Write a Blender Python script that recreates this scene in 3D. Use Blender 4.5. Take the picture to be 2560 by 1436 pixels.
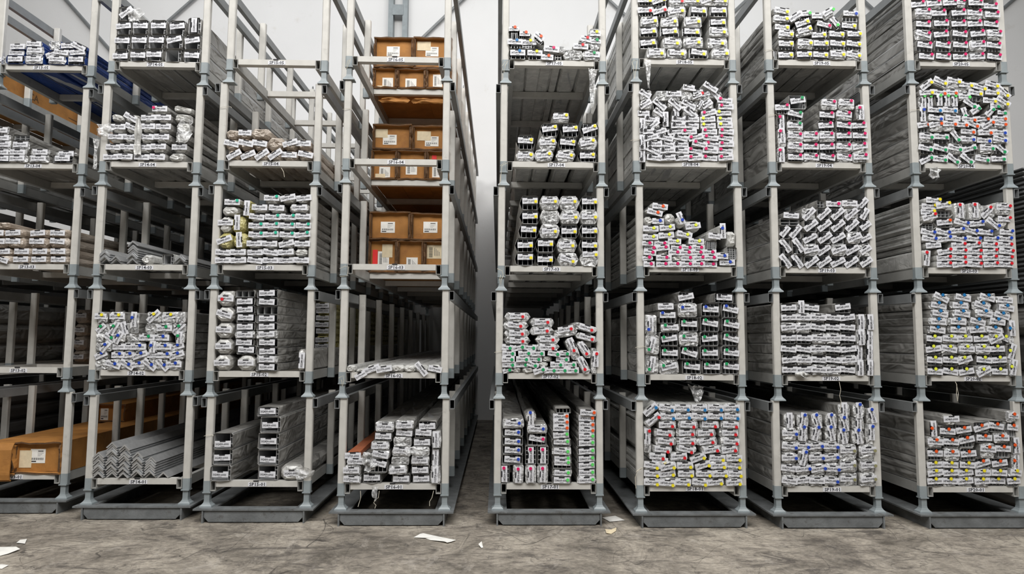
import bpy, math, random, re
from math import sin, cos, radians, pi
from mathutils import Vector, Matrix, noise
random.seed(7)
SC = bpy.context.scene
for o in list(bpy.data.objects): bpy.data.objects.remove(o)
COL = SC.collection
# ------------------------------------------------------------------ camera
FPX, PIT, YAW, ROL, CAMH, CAMD = 1576.36, .0811, .0222, .0061, 1.4614, 5.0
Fw = Vector((sin(YAW)*cos(PIT), cos(YAW)*cos(PIT), sin(PIT)))
_r = Vector((cos(YAW), -sin(YAW), 0)); _u = _r.cross(Fw)
Rt = _r*cos(ROL)+_u*sin(ROL); Up = -_r*sin(ROL)+_u*cos(ROL)
cam = bpy.data.cameras.new('camera'); cam.sensor_width = 36; cam.lens = FPX/2560*36
co = bpy.data.objects.new('camera', cam); COL.objects.link(co)
co.matrix_world = Matrix(((Rt.x, Up.x, -Fw.x, 0), (Rt.y, Up.y, -Fw.y, -CAMD), (Rt.z, Up.z, -Fw.z, CAMH), (0, 0, 0, 1)))
cam.clip_end = 200
SC.camera = co
# ------------------------------------------------------------------ light
W = bpy.data.worlds.new('daylight'); SC.world = W; W.use_nodes = True
bg = W.node_tree.nodes['Background']; bg.inputs[0].default_value = (.86, .93, 1, 1); bg.inputs[1].default_value = .025
def area(name, loc, target, sx, sy, power, col):
    l = bpy.data.lights.new(name, 'AREA'); l.shape = 'RECTANGLE'; l.size = sx; l.size_y = sy; l.energy = power; l.color = col
    o = bpy.data.objects.new(name, l); COL.objects.link(o); o.location = loc
    o.rotation_euler = (Vector(target)-Vector(loc)).to_track_quat('-Z', 'Y').to_euler(); return o
area('skylight_front', (0, -5.9, 9.3), (0, -.6, .8), 15, 4.5, 2500, (1, .98, .95))
area('skylight_rear', (0, 1.4, 9.6), (0, 1.8, 0), 16, 7.5, 700, (.95, .98, 1))
SC.view_settings.view_transform = 'Standard'; SC.view_settings.look = 'None'
SC.view_settings.gamma = 1; SC.view_settings.use_curve_mapping = False
SC.view_settings.exposure = -0.48

def unproj(px, py, Y):
    d = Fw + Rt*((px-1280)/FPX) - Up*((py-718)/FPX)
    t = (Y+CAMD)/d.y
    return d.x*t, CAMH+d.z*t
# ------------------------------------------------------------------ materials
MT = {}
def mat(name, col, rough=.5, metal=0, var=.08, scale=8, bump=0, bscale=30, col2=None, spec=.5, stretch=None, dirt=None, dscale=3, dthr=(.55, .7), trans=0, seed=0):
    m = bpy.data.materials.new(name); m.use_nodes = True; nt = m.node_tree; N = nt.nodes; Lk = nt.links
    b = N['Principled BSDF']; b.inputs['Roughness'].default_value = rough; b.inputs['Metallic'].default_value = metal
    b.inputs['Specular IOR Level'].default_value = spec
    tc = N.new('ShaderNodeTexCoord'); mp = N.new('ShaderNodeMapping'); Lk.new(tc.outputs['Object'], mp.inputs[0])
    if stretch: mp.inputs['Scale'].default_value = stretch
    oi = N.new('ShaderNodeObjectInfo')
    vm = N.new('ShaderNodeVectorMath'); vm.operation = 'ADD'; Lk.new(mp.outputs[0], vm.inputs[0])
    vs = N.new('ShaderNodeVectorMath'); vs.operation = 'SCALE'; vs.inputs[0].default_value = (13, 7, 19); Lk.new(oi.outputs['Random'], vs.inputs['Scale']); Lk.new(vs.outputs[0], vm.inputs[1])
    nz = N.new('ShaderNodeTexNoise'); nz.inputs['Scale'].default_value = scale; nz.inputs['Detail'].default_value = 6; Lk.new(vm.outputs[0], nz.inputs['Vector'])
    cr = N.new('ShaderNodeValToRGB'); Lk.new(nz.outputs[0], cr.inputs[0])
    c2 = col2 or tuple(min(1, c*(1+var)) for c in col); c1 = tuple(c*(1-var) for c in col)
    cr.color_ramp.elements[0].color = (*c1, 1); cr.color_ramp.elements[1].color = (*c2, 1)
    cr.color_ramp.elements[0].position = .3; cr.color_ramp.elements[1].position = .7
    out = cr.outputs[0]
    if dirt:
        n2 = N.new('ShaderNodeTexNoise'); n2.inputs['Scale'].default_value = dscale; n2.inputs['Detail'].default_value = 9; n2.inputs['Roughness'].default_value = .7
        Lk.new(vm.outputs[0], n2.inputs['Vector'])
        r2 = N.new('ShaderNodeValToRGB'); r2.color_ramp.elements[0].position = dthr[0]; r2.color_ramp.elements[1].position = dthr[1]
        Lk.new(n2.outputs[0], r2.inputs[0])
        mx = N.new('ShaderNodeMixRGB'); Lk.new(r2.outputs[0], mx.inputs[0]); Lk.new(out, mx.inputs[1]); mx.inputs[2].default_value = (*dirt, 1); out = mx.outputs[0]
    Lk.new(out, b.inputs['Base Color'])
    if bump:
        n3 = N.new('ShaderNodeTexNoise'); n3.inputs['Scale'].default_value = bscale; n3.inputs['Detail'].default_value = 3 if bscale > 10 else 2; n3.inputs['Distortion'].default_value = .8
        Lk.new(vm.outputs[0], n3.inputs['Vector'])
        bp = N.new('ShaderNodeBump'); bp.inputs['Strength'].default_value = bump; bp.inputs['Distance'].default_value = .02 if bscale > 10 else .07; Lk.new(n3.outputs[0], bp.inputs['Height']); Lk.new(bp.outputs[0], b.inputs['Normal'])
    if trans:
        tr = N.new('ShaderNodeBsdfTransparent'); ms = N.new('ShaderNodeMixShader')
        n4 = N.new('ShaderNodeTexNoise'); n4.inputs['Scale'].default_value = 24; n4.inputs['Detail'].default_value = 3; n4.inputs['Distortion'].default_value = 1.5; Lk.new(vm.outputs[0], n4.inputs['Vector'])
        r4 = N.new('ShaderNodeValToRGB'); r4.color_ramp.elements[0].position = .42; r4.color_ramp.elements[1].position = .62
        r4.color_ramp.elements[0].color = (trans-.13,)*3+(1,); r4.color_ramp.elements[1].color = (min(1, trans+.45),)*3+(1,)
        Lk.new(n4.outputs[0], r4.inputs[0]); Lk.new(r4.outputs[0], ms.inputs[0])
        Lk.new(tr.outputs[0], ms.inputs[1]); Lk.new(b.outputs[0], ms.inputs[2]); Lk.new(ms.outputs[0], N['Material Output'].inputs[0])
    MT[name] = m; return m
mat('cream_paint', (.53, .52, .49), .45, var=.07, scale=14, dirt=(.30, .29, .27), dscale=9, dthr=(.6, .82))
mat('grey_paint', (.255, .29, .305), .42, var=.12, scale=10, dirt=(.12, .12, .12), dscale=12, dthr=(.62, .8))
mat('rail_paint', (.20, .21, .215), .42, var=.1, scale=10, dirt=(.14, .14, .13), dscale=14, dthr=(.6, .8))
mat('shaded_cream_paint', (.36, .36, .345), .42, var=.1, scale=10, dirt=(.2, .2, .19), dscale=12, dthr=(.58, .8))  # bottom rails: cream toned down, their shade put into the colour
mat('base_paint', (.15, .16, .165), .5, var=.25, scale=9, dirt=(.07, .065, .06), dscale=14, dthr=(.55, .72), bump=.15, bscale=60)
mat('aluminium', (.62, .63, .64), .32, .55, var=.08, scale=30)
mat('angle_metal', (.56, .57, .58), .3, .6, var=.1, scale=25)
ST = (1, .12, 1)
mat('film', (.28, .275, .262), .3, 0, var=.14, scale=7, stretch=(1, .5, 1), bump=.9, bscale=7, spec=.8)
mat('film_light', (.50, .50, .485), .25, 0, var=.2, scale=9, bump=.5, bscale=16, spec=.7)
mat('film_brown', (.36, .285, .22), .3, 0, var=.3, scale=14, stretch=(1, .3, 1), bump=.8, bscale=30, col2=(.52, .46, .4), spec=.7)
mat('film_yellow', (.42, .37, .08), .25, 0, var=.3, scale=12, bump=.9, bscale=30, col2=(.6, .55, .28), spec=.8)
mat('film_blue', (.010, .045, .22), .4, 0, var=.3, scale=14, stretch=(1, .3, 1), bump=.5, bscale=40)
mat('film_clear', (.84, .85, .86), .14, 0, var=.08, scale=20, bump=.6, bscale=30, spec=1, trans=.36)
mat('tag_white', (.68, .69, .73), .5, var=.03)
mat('ink', (.015, .015, .02), .6)
mat('ink_faded', (.10, .10, .11), .6)
mat('copper', (.42, .13, .06), .4, var=.2)
mat('cardboard', (.36, .158, .034), .75, var=.14, scale=9, dirt=(.22, .085, .02), dscale=5, dthr=(.52, .8), bump=.15, bscale=20)
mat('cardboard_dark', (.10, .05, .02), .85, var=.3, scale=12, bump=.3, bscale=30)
mat('paper', (.80, .79, .75), .6, var=.05, scale=30)
mat('paper_old', (.68, .58, .40), .7, var=.08, scale=30)
mat('paper_red', (.8, .03, .03), .6, var=.05)
mat('twine', (.62, .58, .48), .8, var=.1)
mat('dark_steel', (.16, .155, .15), .35, .3, var=.3, scale=8, stretch=(1, .2, 1))
mat('dark_noodle', (.05, .05, .05), .4)
DOT = dict(r=(.62, .01, .02), y=(.80, .68, .02), g=(.01, .30, .10), b=(.012, .055, .42), m=(.62, .005, .12), o=(.75, .085, .01),
           k=(.01, .01, .012), l=(.10, .62, .12), Y=(.72, .78, .05), B=(.01, .16, .42), G=(.02, .42, .27), w=(.9, .9, .9), O=(.25, .24, .12))
DN = dict(r='red', y='yellow', g='green', b='blue', m='magenta', o='orange', k='black', l='light green', Y='yellow', B='blue', G='teal', w='white', O='olive')
for k, c in DOT.items(): mat('dot_'+DN[k].replace(' ', '_')+('' if k.islower() else '_'+'print'), c, .5, var=.04); MT['dot'+k] = bpy.data.materials[-1] if False else MT['dot_'+DN[k].replace(' ', '_')+('' if k.islower() else '_'+'print')]
# concrete floor
def floor_mat():
    m = bpy.data.materials.new('concrete'); m.use_nodes = True; nt = m.node_tree; N = nt.nodes; L = nt.links; b = N['Principled BSDF']
    tc = N.new('ShaderNodeTexCoord')
    def nz(sc, det, dist=0, stretch=None, rough=.6):
        mp = N.new('ShaderNodeMapping'); L.new(tc.outputs['Object'], mp.inputs[0])
        if stretch: mp.inputs['Scale'].default_value = stretch
        n = N.new('ShaderNodeTexNoise'); n.inputs['Scale'].default_value = sc; n.inputs['Detail'].default_value = det; n.inputs['Distortion'].default_value = dist; n.inputs['Roughness'].default_value = rough
        L.new(mp.outputs[0], n.inputs['Vector']); return n.outputs[0]
    def ramp(i, pts):
        r = N.new('ShaderNodeValToRGB'); L.new(i, r.inputs[0]); e = r.color_ramp.elements
        e[0].position, e[0].color = pts[0][0], (*pts[0][1], 1); e[1].position, e[1].color = pts[1][0], (*pts[1][1], 1)
        for p, c in pts[2:]: q = e.new(p); q.color = (*c, 1)
        return r.outputs[0]
    def mixc(f, a, bb, mode='MIX'):
        x = N.new('ShaderNodeMixRGB'); x.blend_type = mode
        if isinstance(f, float): x.inputs[0].default_value = f
        else: L.new(f, x.inputs[0])
        L.new(a, x.inputs[1])
        if isinstance(bb, tuple): x.inputs[2].default_value = (*bb, 1)
        else: L.new(bb, x.inputs[2])
        return x.outputs[0]
    base = ramp(nz(1.6, 12, .6, None, .75), [(.34, (.10, .088, .072)), (.60, (.44, .395, .33)), (.47, (.27, .24, .20))])
    fine = ramp(nz(22, 6, .3, (1, 1.8, 1), .7), [(.35, (.55, .55, .55)), (.65, (1.15, 1.15, 1.15))])
    c = mixc(.75, base, fine, 'MULTIPLY')
    st = ramp(nz(3.2, 10, 1.2, (.7, 1.6, 1), .8), [(.50, (0, 0, 0)), (.62, (.85, .85, .85))])
    c = mixc(st, c, (.075, .066, .058))
    st = ramp(nz(9, 12, .4, None, .85), [(.54, (0, 0, 0)), (.64, (.8, .8, .8))])
    c = mixc(st, c, (.06, .053, .048))
    li = ramp(nz(4.1, 12, .6, (1.5, .8, 1), .8), [(.55, (0, 0, 0)), (.68, (.55, .55, .55))])
    c = mixc(li, c, (.50, .46, .41))
    # scratches / cracks
    for sc, dist, w, dark, stx in ((2.2, 1.2, .008, (.05, .045, .04), (.5, 1.5, 1)), (.9, .15, .006, (.03, .026, .024), (2.4, .7, 1)), (1.5, .1, .005, (.03, .026, .024), (.5, 2.0, 1)), (1.2, .1, .005, (.03, .026, .024), (1.9, 1.1, 1))):
        v = nz(sc, .6, dist, stx)
        mm = N.new('ShaderNodeMath'); mm.operation = 'SUBTRACT'; L.new(v, mm.inputs[0]); mm.inputs[1].default_value = .5
        ab = N.new('ShaderNodeMath'); ab.operation = 'ABSOLUTE'; L.new(mm.outputs[0], ab.inputs[0])
        lt = N.new('ShaderNodeMath'); lt.operation = 'LESS_THAN'; L.new(ab.outputs[0], lt.inputs[0]); lt.inputs[1].default_value = w*.42
        g = ramp(nz(1.7+dist, 3), [(.46, (0, 0, 0)), (.58, (.6, .6, .6))])
        mu = N.new('ShaderNodeMath'); mu.operation = 'MULTIPLY'; L.new(lt.outputs[0], mu.inputs[0]); L.new(g, mu.inputs[1])
        c = mixc(mu.outputs[0], c, dark)
    sp = ramp(nz(60, 3), [(.68, (0, 0, 0)), (.74, (.6, .6, .6))]); c = mixc(sp, c, (.45, .43, .4))
    L.new(c, b.inputs['Base Color']); b.inputs['Roughness'].default_value = .55
    bp = N.new('ShaderNodeBump'); bp.inputs['Strength'].default_value = .25; bp.inputs['Distance'].default_value = .01; L.new(nz(25, 6), bp.inputs['Height']); L.new(bp.outputs[0], b.inputs['Normal'])
    return m
MT['concrete'] = floor_mat()
mat('wall_paint', (.80, .80, .80), .8, var=.025, scale=1.2, dirt=(.66, .64, .6), dscale=2.5, dthr=(.6, .85), bump=.05, bscale=40)

# ------------------------------------------------------------------ mesh helpers
class MB:
    def __init__(s): s.v = []; s.f = []; s.m = []; s.mats = []
    def mi(s, name):
        if name not in s.mats: s.mats.append(name)
        return s.mats.index(name)
    def add(s, vs, fs, m, T=None):
        k = len(s.v); i = s.mi(m)
        s.v += [tuple(T @ Vector(v)) if T else tuple(v) for v in vs]
        s.f += [tuple(a+k for a in f) for f in fs]; s.m += [i]*len(fs)
    def box(s, x0, x1, y0, y1, z0, z1, m, T=None, skip=()):
        vs = [(x, y, z) for x in (x0, x1) for y in (y0, y1) for z in (z0, z1)]
        F = dict(L=(0, 1, 3, 2), R=(4, 6, 7, 5), F=(0, 4, 5, 1), B=(2, 3, 7, 6), D=(0, 2, 6, 4), U=(1, 5, 7, 3))
        s.add(vs, [F[k] for k in F if k not in skip], m, T)
    def prism(s, pts, y0, y1, m, T=None, caps=True):
        n = len(pts); vs = [(p[0], y0, p[1]) for p in pts]+[(p[0], y1, p[1]) for p in pts]
        fs = [(i, (i+1) % n, n+(i+1) % n, n+i) for i in range(n)]
        if caps: fs += [tuple(range(n-1, -1, -1)), tuple(range(n, 2*n))]
        s.add(vs, fs, m, T)
    def loft(s, rings, m, caps=True, T=None):
        n = len(rings[0]); vs = [v for r in rings for v in r]; fs = []
        for k in range(len(rings)-1):
            for i in range(n): fs.append((k*n+i, k*n+(i+1) % n, (k+1)*n+(i+1) % n, (k+1)*n+i))
        if caps: fs += [tuple(range(n-1, -1, -1)), tuple(range((len(rings)-1)*n, len(rings)*n))]
        s.add(vs, fs, m, T)
    def mesh(s, name, smooth=False):
        me = bpy.data.meshes.new(name); me.from_pydata(s.v, [], s.f)
        for mn in s.mats: me.materials.append(MT[mn])
        me.polygons.foreach_set('material_index', s.m)
        if smooth: me.polygons.foreach_set('use_smooth', [True]*len(me.polygons))
        me.update(); return me
def obj(name, me, parent=None, loc=(0, 0, 0), rot=None):
    o = bpy.data.objects.new(name, me); COL.objects.link(o); o.location = loc
    if rot: o.rotation_euler = rot
    if parent: o.parent = parent
    return o
def tag(o, label, cat, group=None):
    o['label'] = label; o['category'] = cat
    if group: o['group'] = group
    return o
def thing(name, label, cat, loc, group=None): return tag(obj(name, None, None, loc), label, cat, group)
def hollow(mb, x0, x1, y0, y1, z0, z1, t, m):
    mb.box(x0, x0+t, y0, y1, z0, z1, m); mb.box(x1-t, x1, y0, y1, z0, z1, m)
    mb.box(x0+t, x1-t, y0, y1, z0, z0+t, m); mb.box(x0+t, x1-t, y0, y1, z1-t, z1, m)
def tube(mb, pts, r, m, n=5):
    pts = [Vector(p) for p in pts]; rings = []
    for i, p in enumerate(pts):
        d = (pts[min(i+1, len(pts)-1)]-pts[max(i-1, 0)]).normalized()
        a = d.cross(Vector((0, .3, 1)) if abs(d.z) < .8 else Vector((1, .2, 0))).normalized(); b = d.cross(a)
        rings.append([tuple(p+a*r*cos(2*pi*k/n)+b*r*sin(2*pi*k/n)) for k in range(n)])
    mb.loft(rings, m)
_tc = {}
def text_data(s, size, bold=0, dil=0):
    k = (s, size, bold)
    if k not in _tc:
        cu = bpy.data.curves.new('lettering', 'FONT'); cu.body = s; cu.size = size; cu.align_x = 'CENTER'; cu.align_y = 'CENTER'; cu.resolution_u = 1; cu.offset = bold
        o = bpy.data.objects.new('lettering', cu); COL.objects.link(o)
        bpy.context.view_layer.update()
        me = bpy.data.meshes.new_from_object(o.evaluated_get(bpy.context.evaluated_depsgraph_get()))
        _tc[k] = ([v.co.copy() for v in me.vertices], [tuple(p.vertices) for p in me.polygons])
        bpy.data.objects.remove(o); bpy.data.meshes.remove(me)
    return _tc[k]
def add_text(mb, s, size, x, y, z, m, bold=0, rot=0, T=None, fit=None):
    vs, fs = text_data(s, size, bold)
    if fit:
        xs = [v.x for v in vs]; k = fit/(max(xs)-min(xs)); c0 = (max(xs)+min(xs))/2; vs = [Vector(((v.x-c0)*k, v.y, 0)) for v in vs]
    c, q = cos(rot), sin(rot)
    mb.add([(x+v.x*c-v.y*q, y, z+v.x*q+v.y*c) for v in vs], fs, m, T)

# ------------------------------------------------------------------ the stacks: measured fronts
# per stack: front plane y, cradle width, level pitch, z of first beam top
SY = {0: .56, 1: .441, 2: .268, 3: .184, 4: .099, 5: .108, 6: .045, 7: .025, 8: .021}
SW = {0: .86, 1: .86, 2: .838, 3: .849, 4: .874, 5: .873, 6: .872, 7: .858, 8: .848}
SP = {0: .878, 1: .878, 2: .870, 3: .869, 4: .870, 5: .8685, 6: .8685, 7: .8685, 8: .871}
Z0 = .314
MS = {  # left post edge, right post edge, beam top in the photograph, levels 5..1
1: [(None, 235, 163), (None, 212, 408), (None, 190, 662), (None, 174, 920), (None, 168, 1185)],
2: [(269, 520, 155), (246, 500, 407), (232, 487, 665), (221, 478, 929), (213, 472, 1195)],
3: [(563.5, 821, 152), (543, 799, 405), (526, 787, 667), (516, 779, 935), (511, 773, 1204)],
4: [(863.5, 1127.5, 147), (855, 1123.5, 400), (849, 1122, 667.5), (845, 1121, 939), (844, 1120.5, 1213)],
5: [(1255, 1516, 154.5), (1250, 1514, 406), (1243.5, 1511.5, 671), (1238, 1510, 941.6), (1234.5, 1508.6, 1210)],
6: [(1578.5, 1842.5, 152), (1583, 1847.5, 407), (1591, 1860.6, 672.5), (1594, 1866, 944), (1594, 1865, 1216.5)],
7: [(1913.5, 2171, 151), (1923.5, 2181, 404.5), (1932.5, 2193, 670), (1939.7, 2200.5, 942.8), (1938, 2204.7, 1214)],
8: [(2267, 2521, 152), (2283.6, 2532.7, 407), (2290.5, 2544, 671), (2299.5, 2553, 939), (2303.8, 2560, 1214)]}
SIGNX = {1: (35, 46, 68, 83, 104), 2: (346, 341, 361, 369, 389), 3: (643, 648, 662, 678, 692), 4: (984, 984, 989.5, 990.5, 989.5), 5: (1375, 1377, 1379, 1391, 1386),
         6: (1737, 1736, 1725, 1727, 1712), 7: (2080, 2078, 2067.5, 2060.5, 2054), 8: (2439, 2432.5, 2423, 2415, 2402.6)}
CX = {}; ZM = {}
for s in range(1, 9):
    for L in range(1, 6):
        a, b, y = MS[s][5-L]
        xb, zb = unproj(b, y, SY[s])
        CX[s, L] = xb-SW[s]/2 if a is None else (unproj(a, y, SY[s])[0]+xb)/2
        ZM[s, L] = zb
for L in range(1, 6): CX[0, L] = -5.13
def ZL(s, L): return Z0+(L-1)*SP[s]
def local(s, L, px, py, dy=0):
    "pixel on the front plane of a bay -> offset from the bay's beam-top centre"
    x, z = unproj(px, py, SY[s]+dy); return x-CX[s, L], z-ZM.get((s, L), ZL(s, L))
# ------------------------------------------------------------------ setting
LEN = 6.1; WALLY = 6.45
mb = MB(); mb.box(-16, 16, -14, WALLY, -.1, 0, 'concrete'); f = obj('floor', mb.mesh('floor')); f['kind'] = 'structure'
mb = MB(); mb.box(-16, 16, WALLY, WALLY+.2, -.1, 8.2, 'wall_paint'); f = obj('wall_back', mb.mesh('wall_back')); f['kind'] = 'structure'
def wallpt(px, py, Y): x, z = unproj(px, py, Y); return Vector((x, Y, z))
# built-up steel column at the wall
mb = MB(); cx = wallpt(995, 45, WALLY-.15).x
for sx in (-1, 1): mb.box(cx+sx*.13-.045, cx+sx*.13+.045, WALLY-.18, WALLY-.005, 0, 8, 'grey_paint')
colm = obj('steel_column', mb.mesh('steel_column')); tag(colm, 'grey steel wall column with batten plates rising behind the cardboard boxes', 'column')
zz = wallpt(995, 22, WALLY-.18).z
for i in range(-7, 3):
    z = zz+i*.72; mb = MB(); mb.box(cx-.1, cx+.1, WALLY-.19, WALLY-.17, z-.12, z+.08, 'grey_paint'); obj('batten_plate', mb.mesh('batten_plate'), colm)
wd = ['far left, steep, left of the bay SP14-05', 'rising behind the top of the bay SP14-05', 'rising right of the boxes in bay SP16-05', 'falling right of the bay SP17-05', 'rising left of bay SP19-05', 'falling between bays SP19-05 and SP20-05', 'at the far right beyond bay SP20-05']
for k, (a, b) in enumerate([((120, -52), (290, 142)), ((395, 75), (520, -35)), ((1040, 110), (1200, -43)), ((1480, -40), (1600, 72)), ((1790, 72), (1900, -32)), ((2110, -45), (2260, 95)), ((2480, 45), (2590, -50))]):
    A = wallpt(*a, WALLY-.06); B = wallpt(*b, WALLY-.06); mb = MB(); tube(mb, [A, B], .03, 'rail_paint', 6)
    tag(obj('brace_rod', mb.mesh('brace_rod')), 'thin grey diagonal brace on the white wall, '+wd[k], 'brace', 'diagonal braces on the wall')

# ------------------------------------------------------------------ cradles
PY = [0.0225, .70, 1.50, 2.30, 3.10, 3.90, 4.70, 5.45, 6.08]
def cradle_meshes(Wd, P):
    h = Wd/2; top = P-.205; d = {}
    c = .007
    def post(front, name):
        mb = MB(); w, dp = .058, .045
        pts = [(-w/2+c, -dp/2), (w/2-c, -dp/2), (w/2, -dp/2+c), (w/2, dp/2-c), (w/2-c, dp/2), (-w/2+c, dp/2), (-w/2, dp/2-c), (-w/2, -dp/2+c)]
        mb.loft([[(x, y, z) for x, y in pts] for z in (0, top)], 'cream_paint')
        k = 1.03
        mb.loft([[(x*k, y*k, z) for x, y in pts] for z in (-.088, 0)], 'grey_paint')
        return mb.mesh(name)
    d['post'] = post(1, 'post')
    mb = MB(); R = []
    for z, a, b in ((-.085, .021, .020), (-.155, .021, .020), (-.170, .024, .022), (-.184, .034, .028), (-.195, .046, .036), (-.205, .048, .038)):
        R.append([(-a, -b, z), (a, -b, z), (a, b, z), (-a, b, z)])
    mb.loft(R[::-1], 'grey_paint'); d['foot'] = mb.mesh('foot')
    mb = MB(); mb.box(-.032, .032, -.028, .03, -.096, -.086, 'grey_paint')
    d['cap'] = mb.mesh('cap_plate')
    mb = MB(); mb.box(-(h-.103), h-.103, 0, .055, -.047, 0, 'cream_paint'); d['beam'] = mb.mesh('front_beam')
    mb = MB(); mb.box(-(h-.103), h-.103, -.025, .025, -.055, -.004, 'cream_paint'); d['cross'] = mb.mesh('cross_beam')
    mb = MB(); hollow(mb, -.02, .02, 0, LEN, -.080, -.002, .0035, 'shaded_cream_paint')
    d['rail'] = mb.mesh('bottom_rail')
    mb = MB(); hollow(mb, -.019, .019, 0, LEN, top-.084, top-.010, .0035, 'rail_paint'); d['trail'] = mb.mesh('top_rail')
    mb = MB(); tube(mb, [(0, .0, top), (0, .0, top+.03), (0, .02, top+.05), (0, .04, top+.03), (0, .04, top)], .005, 'rail_paint', 5); d['hook'] = mb.mesh('lifting_hook')
    return d
CM = {s: cradle_meshes(SW[s], SP[s]) for s in SW}
def cradle(s, L, label):
    d = CM[s]; h = SW[s]/2
    t = thing('stacking_cradle', label, 'rack', (CX[s, L], SY[s], ZL(s, L)), 'stacked steel cradles')
    for sx in (-1, 1):
        for i, y in enumerate(PY):
            p = obj('post', d['post'], t, (sx*(h-.029), y, 0))
            if i in (0, len(PY)-1): obj('foot', d['foot'], t, (sx*(h-.031), y+.003, 0)); obj('cap_plate', d['cap'], t, (sx*(h-.031), y, 0))
        obj('bottom_rail', d['rail'], t, (sx*(h-.080), -.004, 0)); obj('top_rail', d['trail'], t, (sx*(h+.020), -.006, 0))
        if s in (1, 2, 3, 4) and L == 5: obj('lifting_hook', d['hook'], t, (sx*(h-.029), 2.3, 0))
    fb = obj('front_beam', d['beam'], t, (0, 0, 0))
    for y in PY[1:]: obj('cross_beam', d['cross'], t, (0, y, 0))
    if s:
        mb = MB(); txt = 'SP%d-0%d' % (12+s, L)
        x, _ = local(s, L, SIGNX[s][L-1], MS[s][5-L][2]+8)
        mb.box(x-.072, x+.072, -.003, 0, -.044, -.012, 'tag_white'); mb.box(x-.03, x+.012, -.005, 0, -.004, .004, 'ink')
        add_text(mb, txt, .037, x, -.0034, -.028, 'ink', bold=.0009, fit=.122)
        o = obj('sign', mb.mesh('sign'), fb); o['label'] = 'white sign with the bold black text '+txt
    return t
WHAT = {}
def base(s):
    x0 = (CX[s, 1]); zt = Z0-.205; h = SW[s]/2+.045
    t = thing('floor_base', ('steel floor base frame under the stack of cradles marked SP%d' % (12+s)) if s else 'steel floor base frame at the far left edge beside the SP13 stack', 'rack base', (x0, SY[s]-.06, 0), 'steel floor bases')
    for sx in (-1, 1):
        mb = MB(); a, b = sorted((sx*h, sx*(h-.15))); mb.box(a, b, 0, LEN+.15, zt-.012, zt, 'base_paint'); obj('flange', mb.mesh('flange'), t)
        mb = MB(); c = sx*(h-.075); mb.box(c-.006, c+.006, .004, LEN+.15, 0, zt-.012, 'base_paint'); obj('web', mb.mesh('web'), t)
    w = h-.084
    mb = MB(); zt2 = zt-.012; pts = [(-w, zt2), (-w, .045), (-w+.035, .008), (w-.035, .008), (w, .045), (w, zt2)]
    mb.prism(pts, .012, .022, 'base_paint'); obj('end_plate', mb.mesh('end_plate'), t)
    mb = MB(); mb.box(-h+.15, h-.15, 0, .09, zt-.012, zt, 'base_paint'); obj('front_flange', mb.mesh('front_flange'), t)
    for y in (1.5, 3.1, 4.7, 6.1):
        mb = MB(); mb.box(-w, w, y, y+.01, .01, zt-.012, 'base_paint'); mb.box(-w, w, y-.03, y+.05, zt-.022, zt-.012, 'base_paint'); obj('cross_member', mb.mesh('cross_member'), t)
for s in SW: base(s)
CONT = {(3, 5): 'empty', (1, 2): 'empty at the front', (2, 1): 'holding nested angle bars', (2, 3): 'holding a few angle bars', (1, 1): 'holding long cardboard boxes',
        (4, 3): 'holding cardboard boxes', (4, 4): 'holding cardboard boxes', (4, 5): 'holding cardboard boxes'}
LN = ['', 'lowest', 'second', 'third', 'fourth', 'fifth']
for s in SW:
    for L in range(1, 6):
        if s: lab = 'grey and cream steel cradle marked SP%d-0%d, %s' % (12+s, L, CONT.get((s, L), 'loaded with tagged profiles'))
        else: lab = 'unmarked steel cradle at the far left edge, %s level of its stack' % LN[L]
        cradle(s, L, lab)
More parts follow.
